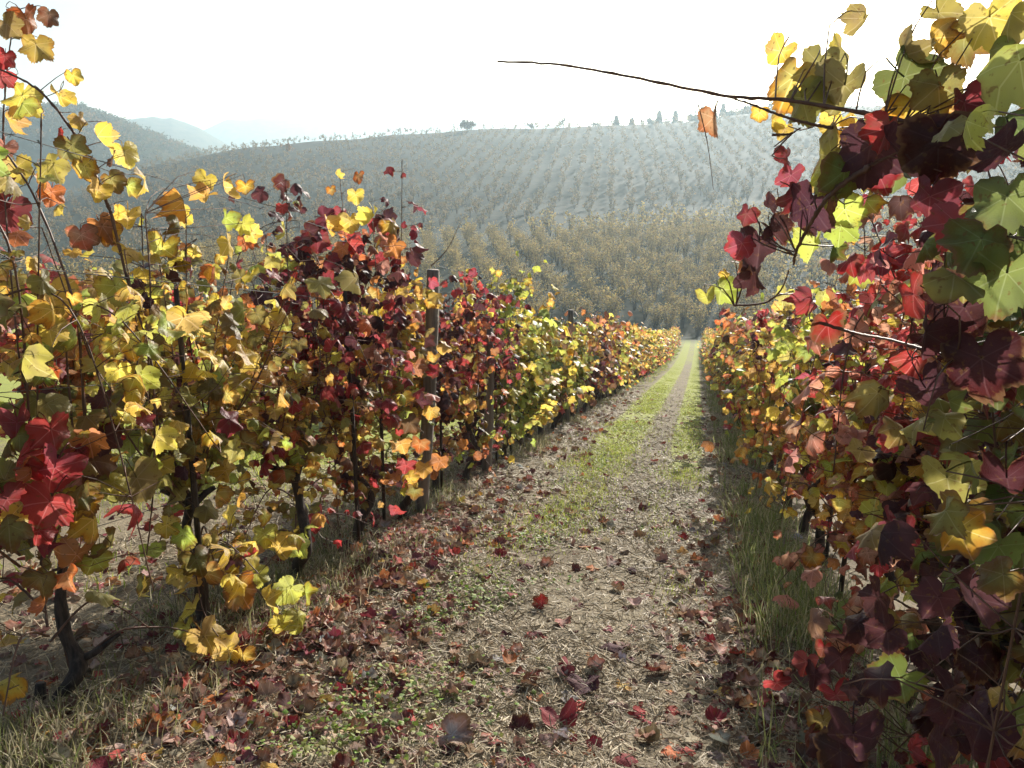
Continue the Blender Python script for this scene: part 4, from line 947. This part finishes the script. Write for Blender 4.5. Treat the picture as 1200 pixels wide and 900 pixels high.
# ------------------------------------------------------------------ trees beyond the vineyard
def hazel(seed, h=3.7, stems=8, leaves=1000, lsize=.10, full=True, pal=None):
    r = random.Random(seed); rs = np.random.RandomState(seed); a = Acc(); tw = Acc(); tips = []
    for i in range(stems):
        az = i * 2.4 + r.uniform(-.4, .4); sp_ = r.uniform(.25, .62); hh = h * r.uniform(.72, 1.0)
        o = np.array([math.cos(az), math.sin(az), 0])
        pts = smooth_path([o * .08 - [0, 0, .2], o * (.15 + sp_ * .3) + [0, 0, hh * .3], o * (sp_ * 1.1) + [0, 0, hh * .66], o * (sp_ * 1.9) + [r.uniform(-.2, .2), r.uniform(-.2, .2), hh]], 8)
        a.tube(pts, np.linspace(.07, .02, 8), 4, cap=False)
        for k in range(9 if full else 4):
            p = pts[r.randint(3, 7)]; d = np.array([r.gauss(0, .8), r.gauss(0, .8), r.uniform(.2, 1.1)]); d *= r.uniform(.6, 1.3) / np.linalg.norm(d)
            q = p + d; side = np.cross(d, [.3, .5, .8]); side *= .018 / (np.linalg.norm(side) + 1e-6)
            tw.add([p - side, p + side, q], [(0, 1, 2)], (.15, .11, .08)); tips.append((p, q))
    T = np.array([p + (q - p) * r.uniform(.1, 1.1) for p, q in [tips[r.randrange(len(tips))] for _ in range(leaves)]]) + rs.normal(0, .22, (leaves, 3))
    n1 = rs.normal(0, 1, (leaves, 3)); n1 /= np.linalg.norm(n1, axis=1)[:, None]; n2 = np.cross(n1, rs.normal(0, 1, (leaves, 3))); n2 /= np.linalg.norm(n2, axis=1)[:, None]
    s = (lsize * rs.uniform(.5, 1.2, leaves))[:, None]
    v = np.stack([T - n1 * s, T + n2 * s * .8, T + n1 * s, T - n2 * s * .8], 1).reshape(-1, 3)
    f = (np.array([(0, 1, 2), (0, 2, 3)])[None] + (np.arange(leaves) * 4)[:, None, None]).reshape(-1, 3)
    pal = pal or ([(.30, .22, .09), (.42, .31, .11), (.19, .145, .075), (.28, .25, .10)], [3, 2.4, 2.4, 2])
    tw.add(v, f, np.repeat((np.array(pal[0])[rs.choice(len(pal[0]), leaves, p=np.array(pal[1]) / sum(pal[1]))] * rs.uniform(.75, 1.25, (leaves, 1))), 4, 0))
    return a, tw
HZ = [hazel(i) for i in range(6)]
HZ_M = [(a.mesh('trunk', M_HTRUNK), t.mesh('crown', M_FAR)) for a, t in HZ]
HZ_LOW = [hazel(40 + i, stems=5, leaves=110, lsize=.24, full=False) for i in range(5)]

spots = []
gr = random.Random(3)
ca, sa = math.cos(.35), math.sin(.35)
for i in range(-60, 60):
    for j in range(-20, 70):
        u, w = i * 4.6 + gr.uniform(-.6, .6), j * 4.6 + gr.uniform(-.6, .6)
        x, y = u * ca - w * sa, 100 + u * sa + w * ca
        d = math.hypot(x, y); az = math.atan2(x, y); px, py, dep = project((x, y, gz(x, y)))
        if y < 97 or dep < 60 or not -30 < px < 1230: continue
        top_d = np.interp(px, [0, 300, 560, 850, 1200], [165, 170, 176, 205, 215])
        if d > top_d: continue
        spots.append((d, x, y))
def shown(t): return not 235 < project((t[1], t[2], gz(t[1], t[2]) + 2))[0] < 905
spots.sort(key=lambda t: (shown(t), t[0]))
def place_words(x, y):
    px = project((x, y, gz(x, y) + 2))[0]
    return 'behind the left row' if px < 560 else ('left of the path end' if px < 740 else ('straight beyond the path end' if px < 830 else 'behind the right row'))
lowacc = Acc()
def add_low(acc, T, x, y, s, rot):
    for part in (T,):
        v = np.concatenate(part.v) * s; c, s_ = math.cos(rot), math.sin(rot)
        v = np.c_[v[:, 0] * c - v[:, 1] * s_, v[:, 0] * s_ + v[:, 1] * c, v[:, 2]] + [x, y, gz(x, y)]
        acc.add(v, np.concatenate(part.f), np.concatenate(part.c) if part.c else (.07, .05, .04))
for k, (d, x, y) in enumerate(spots):
    if k < 290:
        t, c = gr.choice(HZ_M); e = bpy.data.objects.new('hazel_tree', None); C.objects.link(e)
        e.location = (x, y, gz(x, y)); e.rotation_euler = (0, 0, gr.uniform(0, 6.28)); q = gr.uniform(.85, 1.2); e.scale = (q, q, q * gr.uniform(.9, 1.1))
        band = 'on the front edge' if d < 112 else ('in the middle ranks' if d < 140 else 'in the deepest ranks')
        tag(e, f'brown hazel {band} of the grove, {place_words(x, y)}', 'tree', f'hazel trees {band} {place_words(x, y)}')
        link('trunk', t, e); tag(link('crown', c, e), kind='stuff')
    else:
        a, t = gr.choice(HZ_LOW); q = gr.uniform(.85, 1.2); rot = gr.uniform(0, 6.28)
        add_low(lowacc, a, x, y, q, rot); lowacc.c[-1] = np.broadcast_to((.07, .055, .04), (len(lowacc.v[-1]), 3))
        add_low(lowacc, t, x, y, q, rot)
if lowacc.n: tag(link('hazel_grove', lowacc.mesh('hazel_grove', M_FAR)), kind='stuff')

# young orchard trees in rows up the hillside
OP = ([(.235, .17, .10), (.19, .15, .088), (.135, .13, .078), (.28, .205, .115)], [3, 3, 2, 1.5])
YT = [hazel(80 + i, h=3.4, stems=4, leaves=130, lsize=.22, full=False, pal=OP) for i in range(5)]
YT_M = []
for a, t in YT:
    z_ = Acc(); z_.add(np.concatenate(a.v), np.concatenate(a.f), (.08, .06, .05)); z_.add(np.concatenate(t.v), np.concatenate(t.f), np.concatenate(t.c)); YT_M.append(z_.mesh('orchard_tree', M_FAR))
YT_LOW = [hazel(90 + i, h=3.0, stems=3, leaves=60, lsize=.30, full=False, pal=OP) for i in range(5)]
sp2 = []
ca, sa = math.cos(.12), math.sin(.12)
for i in range(-90, 90):
    for j in range(0, 48):
        u, w = i * 5.2 + gr.uniform(-.8, .8), j * 7.2 + gr.uniform(-1.5, 1.5)
        x, y = u * ca - w * sa, 150 + u * sa + w * ca
        d = math.hypot(x, y); px, py, dep = project((x, y, gz(x, y)))
        if not -20 < px < 1220 or d > 424: continue
        top_d = np.interp(px, [0, 300, 560, 850, 1200], [175, 180, 190, 222, 232])
        if d < top_d: continue
        if vnoise(x / 30, y / 30, 77) < .10: continue
        sp2.append((d, x, y))
sp2.sort(key=lambda t: (shown(t), t[0])); oacc = Acc()
for k, (d, x, y) in enumerate(sp2):
    if k < 290:
        o = link('orchard_tree', gr.choice(YT_M), None, (x, y, gz(x, y))); o.rotation_euler = (0, 0, gr.uniform(0, 6.28)); q = gr.uniform(.65, 1.2); o.scale = (q, q, q)
        band = 'lowest' if d < 215 else ('second' if d < 240 else 'upper'); tag(o, f'russet orchard tree in {band} hillside rows, {place_words(x, y)}', 'tree', f'hillside orchard trees {band} rows {place_words(x, y)}')
    else:
        a, t = gr.choice(YT_LOW); q = gr.uniform(.65, 1.2) * np.interp(d, [250, 420], [1, .9]); rot = gr.uniform(0, 6.28)
        add_low(oacc, t, x, y, q, rot)
tag(link('hillside_orchard', oacc.mesh('hillside_orchard', M_FAR)), kind='stuff')

# trees on the skyline
def conifer(seed, h):
    r = np.random.RandomState(seed); a = Acc(); a.tube([(0, 0, -.4), (0, 0, h * .5), (0, 0, h * .97)], [.22, .14, .04], 5)
    c = Acc(); n_ = 1100
    t = r.rand(n_) ** 1.2; z = h * (.12 + .88 * t); R = (1 - t) * h * .27 + .2; az = r.rand(n_) * 6.283; q = np.sqrt(r.rand(n_)) * R
    P = np.c_[np.cos(az) * q, np.sin(az) * q, z]; d = np.c_[np.cos(az), np.sin(az), r.uniform(-.7, -.1, n_)] * r.uniform(.5, 1.0, (n_, 1)); s_ = np.c_[-np.sin(az), np.cos(az), r.normal(0, .3, n_)] * .36; P = P + r.normal(0, .22, (n_, 3))
    v = np.stack([P - s_, P + s_, P + d], 1).reshape(-1, 3); f = np.arange(n_ * 3).reshape(-1, 3)
    c.add(v, f, np.repeat(np.array([(.035, .055, .03)]) * r.uniform(.7, 1.4, (n_, 1)), 3, 0)); return a, c
def bush(seed, R, H, n_, col):
    r = np.random.RandomState(seed); c = Acc(); cl = r.normal(0, 1, (9, 3)) * [R * .5, R * .5, H * .22] + [0, 0, H * .6]
    P = cl[r.randint(9, size=n_)] + r.normal(0, R * .22, (n_, 3)); P[:, 2] = np.abs(P[:, 2])
    n1 = r.normal(0, 1, (n_, 3)); n1 /= np.linalg.norm(n1, axis=1)[:, None]; n2 = np.cross(n1, r.normal(0, 1, (n_, 3))); n2 /= np.linalg.norm(n2, axis=1)[:, None]
    s = R * .13; v = np.stack([P - n1 * s, P + n2 * s, P + n1 * s, P - n2 * s], 1).reshape(-1, 3)
    f = (np.array([(0, 1, 2), (0, 2, 3)])[None] + (np.arange(n_) * 4)[:, None, None]).reshape(-1, 3)
    c.add(v, f, np.repeat(np.array([col]) * r.uniform(.65, 1.35, (n_, 1)), 4, 0))
    a = Acc(); a.tube([(0, 0, -.4), (.1, 0, H * .35), (0, .1, H * .7)], [R * .07, R * .05, R * .02], 5)
    for k in range(4): a.tube([(0, 0, H * .3), tuple(cl[k] * .9)], [R * .03, R * .012], 4, cap=False)
    return a, c
def sky_tree(name, ac, px, dist, label, cat='tree', group=None):
    d = at(px, 150, 1.0) - CAMM.translation; q = dist / math.hypot(d.x, d.y); x, y = d.x * q, d.y * q
    e = bpy.data.objects.new(name, None); C.objects.link(e); e.location = (x, y, gz(x, y)); tag(e, label, cat, group)
    link('trunk', ac[0].mesh('trunk', M_HTRUNK), e); tag(link('crown', ac[1].mesh('crown', M_FAR), e), kind='stuff')
con = [(698, 3.2), (709, 4), (722, 6.5), (731, 6), (740, 5.5), (750, 6), (762, 7), (772, 8), (781, 7), (791, 9), (801, 7.5), (812, 9), (822, 8), (834, 9.5), (846, 9), (858, 10), (872, 10), (888, 9), (906, 10), (930, 9)]
for k, (px, h) in enumerate(con):
    if k % 5 not in (2, 4): sky_tree('round_tree', bush(60 + k, h * .42, h * .62, 700, (.09, .10, .06)), px, 426 + (k * 17) % 29, f'hazy round tree in the skyline clump at right, {ORD[k]} from its left', 'tree', 'trees on the hazy skyline')
    else: sky_tree('conifer', conifer(k, h * .85), px, 424 + (k * 17) % 29, f'hazy pale conifer in the skyline clump at right, {ORD[k]} from its left', 'conifer', 'trees on the hazy skyline')
sky_tree('round_tree', bush(3, 2.9, 4.6, 700, (.09, .075, .05)), 548, 418, 'lone rounded tree standing up from the middle of the ridge line')
sky_tree('bush', bush(4, 2.4, 2.6, 200, (.09, .08, .05)), 622, 420, 'small low bush on the ridge right of the lone round tree', 'bush')
sky_tree('bush', bush(5, 2.6, 3.0, 200, (.08, .085, .05)), 660, 420, 'low bush on the ridge just left of the skyline clump', 'bush')
sky_tree('round_tree', bush(6, 2.6, 3.4, 220, (.20, .11, .05)), 335, 380, 'single rusty orange tree on the dark upper slope at left')

# the wood on the hill at the left
r = np.random.RandomState(12); wacc = Acc(); T = table(LEFT_TAB, 840.0); A = [a for a, h in T]; H = [h for a, h in T]
for k in range(1500):
    az = r.uniform(A[2], A[-1]); q = -abs(r.beta(1, 1.6)) * .75
    d = 840 + q * 230; hk = math.cos(q * math.pi / 2) ** .8; z = -26 + (np.interp(az, A, H) + 26) * hk - 2.0
    base = np.array([d * math.sin(az), d * math.cos(az), z]); R = r.uniform(2.4, 4.2); m = 26
    P = base + np.r_[r.normal(0, .55, (m, 3)) * [R, R, R * .7] + [0, 0, R * 1.1]]
    n1 = r.normal(0, 1, (m, 3)); n1 /= np.linalg.norm(n1, axis=1)[:, None]; n2 = np.cross(n1, r.normal(0, 1, (m, 3))); n2 /= np.linalg.norm(n2, axis=1)[:, None]; s = R * .34
    v = np.stack([P - n1 * s, P + n2 * s, P + n1 * s], 1).reshape(-1, 3)
    col = np.array([(.05, .06, .03), (.10, .08, .04), (.16, .10, .045)][r.choice(3, p=[.5, .3, .2])])
    wacc.add(v, np.arange(m * 3).reshape(-1, 3), col * r.uniform(.8, 1.2))
tag(link('woods', wacc.mesh('woods', M_FAR)), kind='stuff')
